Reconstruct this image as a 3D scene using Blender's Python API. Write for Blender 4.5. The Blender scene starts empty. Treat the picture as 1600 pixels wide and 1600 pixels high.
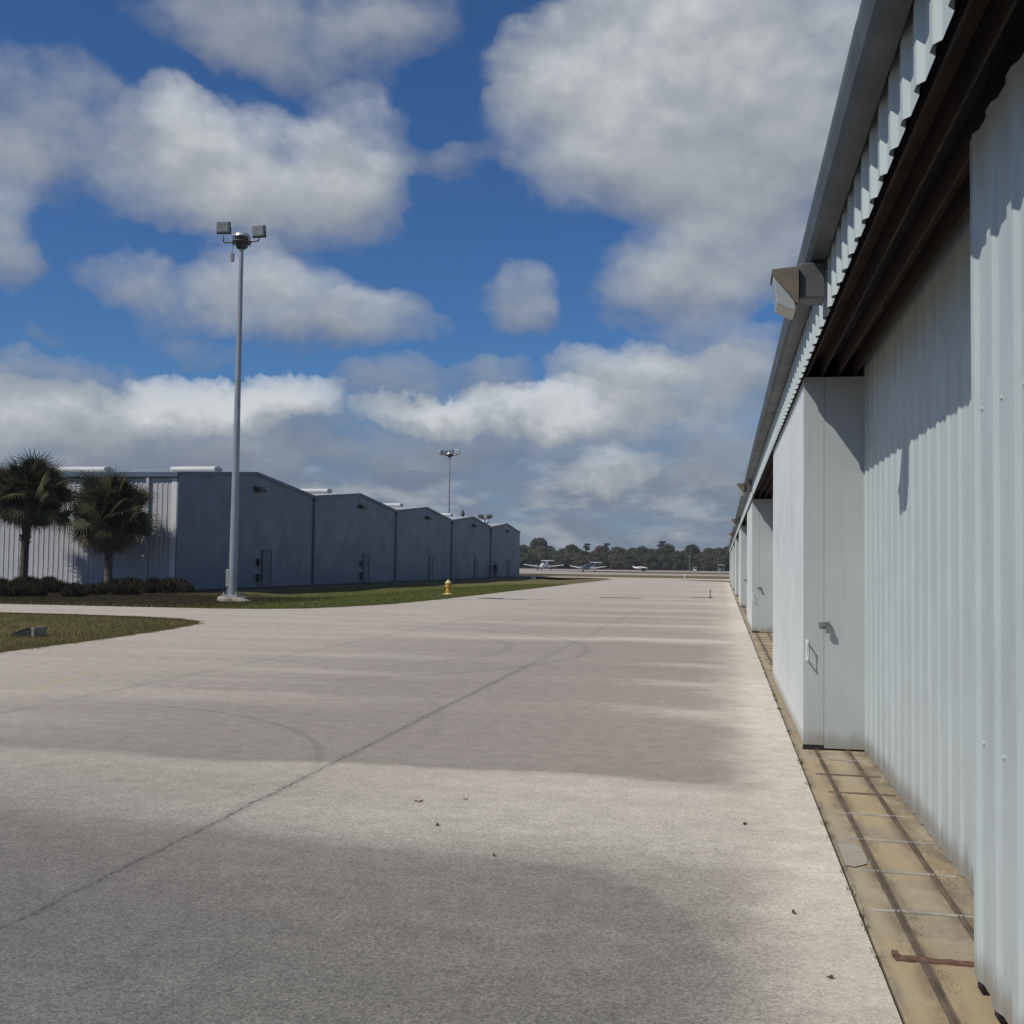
import bpy, math, random
import numpy as np
from mathutils import Vector, Matrix

# ------------------------------------------------------------------ camera, world, sun, exposure
S = bpy.context.scene
C = S.collection
R = math.radians
CAM_H = 1.6
FPX = 1750.0                                   # focal length in units of a 1600 px wide picture


def cam_axes(vx=1130.0, vy=887.0, roll=0.0139):
    d = np.array([vx - 800, -(vy - 800), -FPX])
    yc = d / np.linalg.norm(d)
    up = np.array([math.sin(roll), math.cos(roll), 0.0])
    up[2] = -(up[0] * yc[0] + up[1] * yc[1]) / yc[2]
    zc = up / np.linalg.norm(up)
    return np.array([np.cross(yc, zc), yc, zc])


AX = cam_axes()
cam_data = bpy.data.cameras.new('camera')
cam = bpy.data.objects.new('camera', cam_data)
C.objects.link(cam)
mw = Matrix.Identity(4)
for i_ in range(3):
    for j_ in range(3):
        mw[i_][j_] = AX[i_][j_]
mw[2][3] = CAM_H
cam.matrix_world = mw
cam_data.sensor_fit = 'HORIZONTAL'
cam_data.sensor_width = 36.0
cam_data.lens = 36.0 * FPX / 1600.0
cam_data.clip_start = 0.05
cam_data.clip_end = 6000
S.camera = cam

S.view_settings.view_transform = 'Standard'
S.view_settings.look = 'None'
S.view_settings.gamma = 1.0
S.view_settings.exposure = 0.0
S.view_settings.use_curve_mapping = False
S.cycles.max_bounces = 6
S.cycles.diffuse_bounces = 3
S.cycles.use_denoising = True

SUN_DIR = Vector((-1.0, -0.85, 1.45)).normalized()
sun_data = bpy.data.lights.new('sun', 'SUN')
sun_data.energy = 3.4
sun_data.angle = R(0.5)
sun_data.color = (1.0, 0.945, 0.86)
sun = bpy.data.objects.new('sun', sun_data)
C.objects.link(sun)
sun.rotation_euler = (-SUN_DIR).to_track_quat('-Z', 'Y').to_euler()
SUN_ELEV = math.asin(SUN_DIR.z)
SUN_ROT = math.atan2(SUN_DIR.x, SUN_DIR.y)


def px_dir(px, py):
    r = AX @ np.array([px - 800.0, -(py - 800.0), -FPX])
    r /= np.linalg.norm(r)
    return math.atan2(r[0], r[1]), math.asin(r[2])   # azimuth from +Y, elevation


class NT:
    """small helper round a node tree"""
    def __init__(self, tree):
        self.t = tree
        self.n = tree.nodes
        self.l = tree.links

    def node(self, kind, **kw):
        nd = self.n.new(kind)
        for k, v in kw.items():
            setattr(nd, k, v)
        return nd

    def put(self, sock, v):
        if hasattr(v, 'is_linked') or isinstance(v, bpy.types.NodeSocket):
            self.l.new(v, sock)
        else:
            sock.default_value = v

    def math(self, op, a, b=None, c=None, clamp=False):
        nd = self.node('ShaderNodeMath', operation=op, use_clamp=clamp)
        self.put(nd.inputs[0], a)
        if b is not None:
            self.put(nd.inputs[1], b)
        if c is not None:
            self.put(nd.inputs[2], c)
        return nd.outputs[0]

    def maprange(self, v, a, b, c=0.0, d=1.0, smooth=True):
        nd = self.node('ShaderNodeMapRange', interpolation_type='SMOOTHSTEP' if smooth else 'LINEAR')
        self.put(nd.inputs['Value'], v)
        for nm, x in (('From Min', a), ('From Max', b), ('To Min', c), ('To Max', d)):
            self.put(nd.inputs[nm], x)
        return nd.outputs['Result']

    def mix(self, fac, a, b, mode='MIX'):
        nd = self.node('ShaderNodeMix', data_type='RGBA', blend_type=mode)
        self.put(nd.inputs['Factor'], fac)
        self.put(nd.inputs[6], a if not isinstance(a, tuple) else (*a[:3], 1.0))
        self.put(nd.inputs[7], b if not isinstance(b, tuple) else (*b[:3], 1.0))
        return nd.outputs[2]

    def noise(self, vec, scale, detail=4.0, rough=0.55, dist=0.0):
        nd = self.node('ShaderNodeTexNoise')
        if vec is not None:
            self.l.new(vec, nd.inputs['Vector'])
        nd.inputs['Scale'].default_value = scale
        nd.inputs['Detail'].default_value = detail
        nd.inputs['Roughness'].default_value = rough
        nd.inputs['Distortion'].default_value = dist
        return nd.outputs['Fac']

    def scale_vec(self, vec, s):
        nd = self.node('ShaderNodeVectorMath', operation='MULTIPLY')
        self.l.new(vec, nd.inputs[0])
        nd.inputs[1].default_value = s
        return nd.outputs[0]

    def sep(self, vec):
        nd = self.node('ShaderNodeSeparateXYZ')
        self.l.new(vec, nd.inputs[0])
        return nd.outputs

    def comb(self, x, y, z):
        nd = self.node('ShaderNodeCombineXYZ')
        self.put(nd.inputs[0], x)
        self.put(nd.inputs[1], y)
        self.put(nd.inputs[2], z)
        return nd.outputs[0]


# clouds: each one a soft lobe in sky direction: px centre, half sizes, brightness, opacity
LOBES = [
    (330, 20, 150, 70, .62, .75), (480, 40, 190, 85, .66, .85), (620, 10, 120, 60, .60, .7), (390, 80, 110, 40, .5, .45),
    (40, 170, 140, 90, .62, 1.0), (70, 245, 120, 62, .6, .65), (0, 330, 75, 110, .74, .95), (20, 400, 70, 60, .5, .6), (165, 235, 60, 50, .6, .4),
    (270, 215, 100, 75, .86, 1.05), (400, 250, 190, 100, .86, 1.2), (545, 225, 95, 95, .84, 1.1), (300, 290, 150, 75, .8, 1.05), (470, 330, 170, 75, .66, 1.0),
    (555, 300, 90, 75, .66, .8), (690, 250, 85, 34, .5, .75), (330, 325, 140, 50, .62, .6),
    (200, 430, 75, 48, .66, .85), (290, 470, 110, 55, .6, .85), (390, 430, 95, 60, .8, 1.0), (470, 470, 150, 65, .76, 1.15), (590, 500, 105, 55, .66, .95),
    (500, 525, 130, 35, .5, .7), (310, 545, 80, 30, .5, .5), (75, 520, 45, 18, .45, .45),
    (870, 110, 120, 95, .80, 1.15), (900, 200, 150, 110, .84, 1.15), (1040, 110, 210, 150, .84, 1.3), (1130, 210, 240, 140, .8, 1.35), (980, 280, 180, 80, .7, 1.05),
    (1080, 20, 240, 90, .78, 1.15), (1260, 100, 170, 150, .72, 1.15), (1100, 300, 220, 70, .56, .9), (1240, 250, 120, 90, .6, .9), (820, 60, 45, 45, .6, .5),
    (1450, 120, 200, 200, .7, 1.0), (1400, 330, 200, 120, .6, .9),
    (1085, 420, 150, 80, .74, 1.3), (1160, 370, 130, 75, .66, 1.0), (1060, 465, 125, 60, .62, 1.1), (805, 475, 85, 50, .66, .95), (830, 505, 70, 34, .48, .6), (1240, 400, 80, 60, .55, .8),
    (1140, 535, 150, 45, .62, .95), (980, 580, 115, 52, .80, 1.2), (1090, 610, 160, 62, .72, 1.3), (1180, 590, 110, 60, .55, .9),
    (70, 590, 170, 45, .5, .9), (90, 650, 200, 55, .90, 1.3), (290, 622, 100, 46, 1.12, 1.6), (370, 640, 90, 40, .7, .9), (440, 622, 100, 46, 1.15, 1.6),
    (240, 680, 220, 50, .5, 1.0), (480, 670, 100, 45, .42, .9), (-120, 640, 160, 90, .7, 1.0),
    (600, 610, 95, 50, .5, .95), (770, 605, 95, 42, .52, .9), (640, 658, 100, 32, .98, 1.2), (820, 652, 180, 40, 1.0, 1.4), (940, 650, 130, 50, .86, 1.3),
    (760, 690, 210, 40, .4, .9), (1080, 680, 150, 55, .55, 1.0), (940, 728, 75, 34, .92, 1.0), (1000, 745, 130, 30, .5, .7), (1150, 740, 120, 50, .5, .8),
    (600, 730, 200, 40, .38, .7), (150, 730, 260, 40, .4, .8), (420, 720, 160, 40, .42, .7),
]


def build_world():
    w = bpy.data.worlds.new('World')
    S.world = w
    w.use_nodes = True
    w.node_tree.nodes.clear()
    t = NT(w.node_tree)
    # one lobe as a node group
    g = bpy.data.node_groups.new('cloud_lobe', 'ShaderNodeTree')
    for nm in ('u', 'v', 'cu', 'cv', 'ru', 'rv', 'shade', 'weight', 'accw', 'accs'):
        g.interface.new_socket(nm, in_out='INPUT', socket_type='NodeSocketFloat')
    for nm in ('accw', 'accs'):
        g.interface.new_socket(nm, in_out='OUTPUT', socket_type='NodeSocketFloat')
    q = NT(g)
    gi = q.node('NodeGroupInput')
    go = q.node('NodeGroupOutput')
    I = gi.outputs
    dx = q.math('MULTIPLY', q.math('SUBTRACT', I['u'], I['cu']), I['ru'])
    dy = q.math('MULTIPLY', q.math('SUBTRACT', I['v'], I['cv']), I['rv'])
    r2 = q.math('MULTIPLY_ADD', dx, dx, q.math('MULTIPLY', dy, dy))
    wgt = q.math('MULTIPLY', q.math('MAXIMUM', q.math('SUBTRACT', 1.0, r2), 0.0), I['weight'])
    sh = q.math('MULTIPLY_ADD', dy, 0.30, I['shade'])
    q.l.new(q.math('ADD', I['accw'], wgt), go.inputs['accw'])
    q.l.new(q.math('MULTIPLY_ADD', wgt, sh, I['accs']), go.inputs['accs'])

    tc = t.node('ShaderNodeTexCoord')
    d = tc.outputs['Generated']
    # warp the direction so that the lobes get ragged outlines
    wn = t.node('ShaderNodeTexNoise')
    t.l.new(d, wn.inputs['Vector'])
    wn.inputs['Scale'].default_value = 9.0
    wn.inputs['Detail'].default_value = 5.0
    wn.inputs['Roughness'].default_value = 0.58
    off = t.node('ShaderNodeVectorMath', operation='SUBTRACT')
    t.l.new(wn.outputs['Color'], off.inputs[0])
    off.inputs[1].default_value = (0.5, 0.5, 0.5)
    wv = t.sep(off.outputs[0])
    s = t.sep(d)
    u0 = t.math('ARCTAN2', s[0], s[1])
    v0 = t.math('ARCSINE', s[2])
    wn2 = t.node('ShaderNodeTexNoise')
    t.l.new(d, wn2.inputs['Vector'])
    wn2.inputs['Scale'].default_value = 30.0
    wn2.inputs['Detail'].default_value = 4.0
    wn2.inputs['Roughness'].default_value = 0.6
    wv2 = t.sep(wn2.outputs['Color'])
    low = t.maprange(v0, 0.30, 0.12, 0.010, 0.034)
    u = t.math('MULTIPLY_ADD', wv[0], 0.085, u0)
    v = t.math('MULTIPLY_ADD', wv[1], 0.075, v0)
    u = t.math('MULTIPLY_ADD', t.math('SUBTRACT', wv2[0], 0.5), low, u)
    v = t.math('MULTIPLY_ADD', t.math('SUBTRACT', wv2[1], 0.5), low, v)
    aw, as_ = 0.0, 0.0
    for (cx, cy, rx, ry, shade, weight) in LOBES:
        cu, cv = px_dir(cx, cy)
        nd = t.node('ShaderNodeGroup')
        nd.node_tree = g
        t.put(nd.inputs['u'], u)
        t.put(nd.inputs['v'], v)
        nd.inputs['cu'].default_value = cu
        nd.inputs['cv'].default_value = cv
        nd.inputs['ru'].default_value = FPX / (rx * 1.07)
        nd.inputs['rv'].default_value = FPX / (ry * 1.07)
        nd.inputs['shade'].default_value = shade
        nd.inputs['weight'].default_value = weight * (0.74 if cy < 560 else 0.92)
        t.put(nd.inputs['accw'], aw)
        t.put(nd.inputs['accs'], as_)
        aw, as_ = nd.outputs['accw'], nd.outputs['accs']
    flat = t.comb(u0, t.math('MULTIPLY', v0, 1.45), 0.0)
    n1 = t.noise(flat, 11.0, 7.0, 0.55)
    n2 = t.noise(flat, 34.0, 4.0, 0.55)
    up = t.node('ShaderNodeVectorMath', operation='ADD')
    t.l.new(flat, up.inputs[0])
    up.inputs[1].default_value = (-0.010, 0.024, 0.0)
    n1u = t.noise(up.outputs[0], 11.0, 5.0, 0.5)
    # low grey deck toward the horizon
    deck = t.math('MULTIPLY', t.maprange(v0, 0.150, 0.060), t.maprange(t.noise(t.comb(u0, t.math('MULTIPLY', v0, 3.0), 3.0), 13.0, 6.0, 0.55), 0.22, 0.60, 0.55, 1.0))
    deck = t.math('MULTIPLY', deck, 0.95)
    dens = t.math('MULTIPLY_ADD', t.math('SUBTRACT', n1, 0.5), 1.45, aw)
    dens = t.math('MULTIPLY_ADD', t.math('SUBTRACT', n2, 0.5), 0.55, dens)
    thick = t.math('MAXIMUM', t.math('SUBTRACT', dens, 0.07), 0.0)
    alpha = t.math('SUBTRACT', 1.0, t.math('EXPONENT', t.math('MULTIPLY', thick, -1.30)))
    alpha = t.math('MULTIPLY', alpha, 0.97)
    alpha = t.math('MULTIPLY', alpha, t.maprange(aw, 0.0, 0.30))
    # broken cloud added over the unseen sky to neutralise blue ambient light
    inside = t.math('MULTIPLY', t.math('MULTIPLY', t.maprange(u0, -0.95, -0.70), t.maprange(u0, 0.60, 0.42)), t.maprange(v0, 0.72, 0.56))
    gen = t.math('MULTIPLY', t.maprange(t.noise(d, 3.2, 7.0, 0.56), 0.44, 0.62), t.math('SUBTRACT', 1.0, inside))
    alpha = t.math('MAXIMUM', alpha, t.math('MULTIPLY', gen, 0.9))
    shade = t.math('DIVIDE', as_, t.math('ADD', aw, 0.02))
    shade = t.math('MAXIMUM', shade, t.math('MULTIPLY', gen, 0.45))
    shade = t.math('MULTIPLY_ADD', t.math('SUBTRACT', n1, n1u), 0.60, shade)
    shade = t.math('MULTIPLY_ADD', t.math('SUBTRACT', n2, 0.5), 0.10, shade)
    # thin margins are greyer and more see-through
    shade = t.math('MULTIPLY', shade, t.maprange(aw, 0.0, 0.9, 0.78, 1.0))
    ramp = t.node('ShaderNodeValToRGB')
    t.l.new(shade, ramp.inputs[0])
    e = ramp.color_ramp.elements
    e[0].position = 0.18
    e[0].color = (.160, .188, .250, 1)
    e[1].position = 1.0
    e[1].color = (.66, .68, .68, 1)
    m = e.new(0.5)
    m.color = (.270, .295, .335, 1)
    m = e.new(0.78)
    m.color = (.43, .455, .47, 1)

    sky = t.node('ShaderNodeTexSky', sky_type='NISHITA', sun_disc=False, sun_elevation=SUN_ELEV, sun_rotation=SUN_ROT,
                 altitude=0.0, air_density=1.0, dust_density=0.3, ozone_density=4.0)
    sk = t.node('ShaderNodeMix', data_type='RGBA', blend_type='MULTIPLY')
    sk.inputs['Factor'].default_value = 1.0
    t.l.new(sky.outputs[0], sk.inputs[6])
    sk.inputs[7].default_value = SKY_TINT
    bgs = t.node('ShaderNodeBackground')
    t.l.new(sk.outputs[2], bgs.inputs['Color'])
    bgs.inputs['Strength'].default_value = 0.078
    bgd = t.node('ShaderNodeBackground')
    dn = t.noise(t.comb(u0, t.math('MULTIPLY', v0, 2.6), 7.0), 17.0, 6.0, 0.58)
    t.l.new(t.mix(t.maprange(dn, 0.44, 0.66), (.190, .226, .302), (.350, .375, .415)), bgd.inputs['Color'])
    bgc = t.node('ShaderNodeBackground')
    t.l.new(ramp.outputs[0], bgc.inputs['Color'])
    m1 = t.node('ShaderNodeMixShader')
    t.l.new(deck, m1.inputs[0])
    t.l.new(bgs.outputs[0], m1.inputs[1])
    t.l.new(bgd.outputs[0], m1.inputs[2])
    m2 = t.node('ShaderNodeMixShader')
    t.l.new(alpha, m2.inputs[0])
    t.l.new(m1.outputs[0], m2.inputs[1])
    t.l.new(bgc.outputs[0], m2.inputs[2])
    out = t.node('ShaderNodeOutputWorld')
    t.l.new(m2.outputs[0], out.inputs['Surface'])
    w.cycles.sampling_method = 'MANUAL'
    w.cycles.sample_map_resolution = 512


SKY_TINT = (0.42, 0.68, 0.98, 1.0)
build_world()


# ------------------------------------------------------------------ helpers
def tag(o, label=None, cat=None, group=None, kind=None):
    for k, v in (('label', label), ('category', cat), ('group', group), ('kind', kind)):
        if v:
            o[k] = v
    return o


def thing(name, label, cat, loc=(0, 0, 0), rotz=0.0, group=None):
    o = bpy.data.objects.new(name, None)
    o.empty_display_size = 0.3
    C.objects.link(o)
    o.location = loc
    o.rotation_euler = (0, 0, rotz)
    return tag(o, label, cat, group)


def copy_tree(o, parent=None):
    c = o.copy()
    C.objects.link(c)
    c.parent = parent
    for ch in list(o.children):
        copy_tree(ch, c)
    return c


class MB:
    def __init__(self):
        self.v, self.f = [], []

    def add(self, vs, fs):
        b = len(self.v)
        self.v.extend([tuple(p) for p in vs])
        self.f.extend([tuple(i + b for i in f) for f in fs])
        return self

    def box(self, a, b):
        x0, y0, z0 = a
        x1, y1, z1 = b
        return self.add([(x0, y0, z0), (x1, y0, z0), (x1, y1, z0), (x0, y1, z0), (x0, y0, z1), (x1, y0, z1), (x1, y1, z1), (x0, y1, z1)],
                        [(0, 3, 2, 1), (4, 5, 6, 7), (0, 1, 5, 4), (1, 2, 6, 5), (2, 3, 7, 6), (3, 0, 4, 7)])

    def obox(self, c, half, rot):
        """box with rotation matrix"""
        pts = []
        for z in (-1, 1):
            for (x, y) in ((-1, -1), (1, -1), (1, 1), (-1, 1)):
                p = rot @ Vector((x * half[0], y * half[1], z * half[2]))
                pts.append((c[0] + p.x, c[1] + p.y, c[2] + p.z))
        return self.add(pts, [(0, 3, 2, 1), (4, 5, 6, 7), (0, 1, 5, 4), (1, 2, 6, 5), (2, 3, 7, 6), (3, 0, 4, 7)])

    def tube(self, pts, radii, n=10, caps=True):
        pts = [Vector(p) for p in pts]
        if not hasattr(radii, '__len__'):
            radii = [radii] * len(pts)
        vs, fs = [], []
        ref = None
        for i, p in enumerate(pts):
            d = (pts[min(i + 1, len(pts) - 1)] - pts[max(i - 1, 0)]).normalized()
            if ref is None:
                ref = Vector((0, 0, 1)) if abs(d.z) < 0.9 else Vector((1, 0, 0))
            a = d.cross(ref).normalized()
            b = d.cross(a).normalized()
            ref = a.cross(d).normalized() if False else ref
            for k in range(n):
                th = 2 * math.pi * k / n
                vs.append(p + (a * math.cos(th) + b * math.sin(th)) * radii[i])
        for i in range(len(pts) - 1):
            for k in range(n):
                k2 = (k + 1) % n
                fs.append((i * n + k, i * n + k2, (i + 1) * n + k2, (i + 1) * n + k))
        if caps:
            fs.append(tuple(range(n - 1, -1, -1)))
            fs.append(tuple((len(pts) - 1) * n + k for k in range(n)))
        return self.add(vs, fs)

    def lathe(self, prof, n=16, o=(0, 0, 0), m=None):
        """profile of (radius, z); optional matrix turns the axis"""
        vs, fs = [], []
        for (r, z) in prof:
            for k in range(n):
                th = 2 * math.pi * k / n
                p = Vector((r * math.cos(th), r * math.sin(th), z))
                if m is not None:
                    p = m @ p
                vs.append((p.x + o[0], p.y + o[1], p.z + o[2]))
        for i in range(len(prof) - 1):
            for k in range(n):
                k2 = (k + 1) % n
                fs.append((i * n + k, i * n + k2, (i + 1) * n + k2, (i + 1) * n + k))
        fs.append(tuple(range(n - 1, -1, -1)))
        fs.append(tuple((len(prof) - 1) * n + k for k in range(n)))
        return self.add(vs, fs)

    def loft(self, rings):
        n = len(rings[0])
        vs = [p for r in rings for p in r]
        fs = []
        for i in range(len(rings) - 1):
            for k in range(n):
                k2 = (k + 1) % n
                fs.append((i * n + k, i * n + k2, (i + 1) * n + k2, (i + 1) * n + k))
        fs.append(tuple(range(n - 1, -1, -1)))
        fs.append(tuple((len(rings) - 1) * n + k for k in range(n)))
        return self.add(vs, fs)

    def prism(self, poly, axis, a, b):
        """closed polygon of 2 coords extruded along an axis (0=x 1=y 2=z)"""
        def pt(p, h):
            q = list(p)
            q.insert(axis, h)
            return tuple(q)
        n = len(poly)
        vs = [pt(p, a) for p in poly] + [pt(p, b) for p in poly]
        fs = [tuple(range(n - 1, -1, -1)), tuple(range(n, 2 * n))]
        for k in range(n):
            k2 = (k + 1) % n
            fs.append((k, k2, n + k2, n + k))
        return self.add(vs, fs)

    def build(self, name, mat, parent=None, loc=(0, 0, 0), smooth=False, bevel=0.0, auto=None):
        """vertices are in world coords when the parents stand unrotated; stored relative to the root"""
        me = bpy.data.meshes.new(name)
        off = Vector(loc)
        if parent is not None:
            p = parent
            off = Vector((0, 0, 0))
            while p is not None:
                off += Vector(p.location)
                p = p.parent
        arr = [(x - off.x, y - off.y, z - off.z) for (x, y, z) in self.v]
        me.from_pydata(arr, [], self.f)
        me.materials.append(mat)
        me.validate()
        o = bpy.data.objects.new(name, me)
        C.objects.link(o)
        if parent is not None:
            o.parent = parent
        else:
            o.location = loc
        if smooth:
            for p in me.polygons:
                p.use_smooth = True
            if auto:
                try:
                    me.set_sharp_from_angle(angle=R(auto))
                except Exception:
                    pass
        if bevel:
            md = o.modifiers.new('bevel', 'BEVEL')
            md.width = bevel
            md.segments = 2
            md.limit_method = 'ANGLE'
        # outward normals for closed shapes
        return o


def fix_normals(o):
    import bmesh
    bm = bmesh.new()
    bm.from_mesh(o.data)
    bmesh.ops.recalc_face_normals(bm, faces=bm.faces)
    bm.to_mesh(o.data)
    bm.free()
    return o


PITCH = 0.305


RIB = {'sharp': ((0.0, 0.0), (0.185, 0.0), (0.215, 1.0), (0.272, 1.0), (0.302, 0.0)),
       'soft': ((0.0, 0.0), (0.115, 0.0), (0.128, 0.06), (0.165, 0.94), (0.178, 1.0), (0.238, 1.0), (0.251, 0.94), (0.288, 0.06), (0.301, 0.0))}


def corr_profile(a, b, depth, pitch=PITCH, phase=0.0, style='sharp'):
    """points (s, offset) of a ribbed steel sheet between a and b"""
    out = []
    k = math.floor((a - phase) / pitch) - 1
    while True:
        base = phase + k * pitch
        for (t, o) in RIB[style]:
            s = base + t * pitch / 0.305
            if a < s < b:
                out.append((s, o * depth))
        k += 1
        if base > b:
            break
    return [(a, 0.0)] + out + [(b, 0.0)]


def corr(mb, a, b, z0, z1, fn, depth=0.03, phase=0.0, style='sharp'):
    """fn(s, off, z) -> point. z0/z1 numbers or functions of s"""
    prof = corr_profile(a, b, depth, phase=phase, style=style)
    vs, fs = [], []
    for (s, o) in prof:
        lo = z0(s) if callable(z0) else z0
        hi = z1(s) if callable(z1) else z1
        vs.append(fn(s, o, lo))
        vs.append(fn(s, o, hi))
    for i in range(len(prof) - 1):
        fs.append((2 * i, 2 * i + 2, 2 * i + 3, 2 * i + 1))
    mb.add(vs, fs)
    return mb


# ------------------------------------------------------------------ materials
def new_mat(name):
    m = bpy.data.materials.new(name)
    m.use_nodes = True
    m.node_tree.nodes.clear()
    t = NT(m.node_tree)
    b = t.node('ShaderNodeBsdfPrincipled')
    o = t.node('ShaderNodeOutputMaterial')
    t.l.new(b.outputs[0], o.inputs['Surface'])
    return m, t, b


def bump(t, b, h, strength=0.2, dist=0.01):
    n = t.node('ShaderNodeBump')
    n.inputs['Strength'].default_value = strength
    n.inputs['Distance'].default_value = dist
    t.l.new(h, n.inputs['Height'])
    t.l.new(n.outputs[0], b.inputs['Normal'])


def paint(name, col, rough=0.45, metallic=0.0, var=0.12, scale=3.0, streak=0.0, bumpy=0.0, spec=0.4, dirt=None, splash=0.0, canning=0.0):
    """painted or bare surface with broad unevenness, fine grain, optional vertical streaks and dirt patches"""
    m, t, b = new_mat(name)
    tc = t.node('ShaderNodeTexCoord')
    p = tc.outputs['Object']
    n = t.noise(p, scale, 6.0, 0.62)
    f = t.maprange(n, 0.3, 0.7, 1 - var, 1 + var * 0.6)
    c = t.mix(1.0, col, t.comb(f, f, f), 'MULTIPLY')
    if streak:
        sv = t.noise(t.scale_vec(p, (9.0, 9.0, 0.5)), 1.6, 5.0, 0.65)
        c = t.mix(t.math('MULTIPLY', t.maprange(sv, 0.48, 0.75), streak), c, (col[0] * .62, col[1] * .6, col[2] * .55))
    if dirt:
        dv = t.noise(p, scale * 4.3, 8.0, 0.7)
        c = t.mix(t.math('MULTIPLY', t.maprange(dv, 0.55, 0.75), dirt[1]), c, dirt[0])
    if splash:                                                  # soil splashed up from the ground
        geo = t.node('ShaderNodeNewGeometry')
        gz = t.sep(geo.outputs['Position'])[2]
        sv = t.noise(t.scale_vec(geo.outputs['Position'], (1.0, 1.0, 0.35)), 9.0, 7.0, 0.72)
        f = t.math('ADD', t.maprange(gz, 0.34, 0.0), t.math('MULTIPLY', t.math('SUBTRACT', sv, 0.5), 1.1))
        c = t.mix(t.math('MULTIPLY', t.maprange(f, 0.38, 1.0), splash), c, (.20, .17, .125))
    if canning:                                                 # slight buckling of thin sheet
        bump(t, b, t.noise(t.scale_vec(p, (1.0, 1.0, 0.45)), 1.7, 2.0, 0.4), canning, 0.10)
    t.l.new(c, b.inputs['Base Color'])
    rr = t.maprange(t.noise(p, scale * 2.1, 5.0), 0.3, 0.7, rough - 0.08, rough + 0.1)
    t.l.new(rr, b.inputs['Roughness'])
    b.inputs['Metallic'].default_value = metallic
    b.inputs['Specular IOR Level'].default_value = spec
    if bumpy:
        bump(t, b, t.noise(p, scale * 6, 6.0), bumpy, 0.01)
    return m


def foliage_mat(name, c0, c1, c2, scale=1.5, trans=0.25, isl=0.85):
    m, t, b = new_mat(name)
    tc = t.node('ShaderNodeTexCoord')
    geo = t.node('ShaderNodeNewGeometry')
    n = t.noise(tc.outputs['Object'], scale, 3.0)
    c = t.mix(t.maprange(n, 0.35, 0.65), c0, c1)
    rnd = geo.outputs['Random Per Island']
    c = t.mix(t.maprange(rnd, 0.55, 1.0, 0, isl, False), c, c2)
    t.l.new(c, b.inputs['Base Color'])
    b.inputs['Roughness'].default_value = 0.7
    b.inputs['Specular IOR Level'].default_value = 0.12
    tr = t.node('ShaderNodeBsdfTranslucent')
    t.l.new(c, tr.inputs['Color'])
    mx = t.node('ShaderNodeMixShader')
    mx.inputs[0].default_value = trans
    t.l.new(b.outputs[0], mx.inputs[1])
    t.l.new(tr.outputs[0], mx.inputs[2])
    out = [n_ for n_ in t.n if n_.type == 'OUTPUT_MATERIAL'][0]
    t.l.new(mx.outputs[0], out.inputs['Surface'])
    return m


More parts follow.
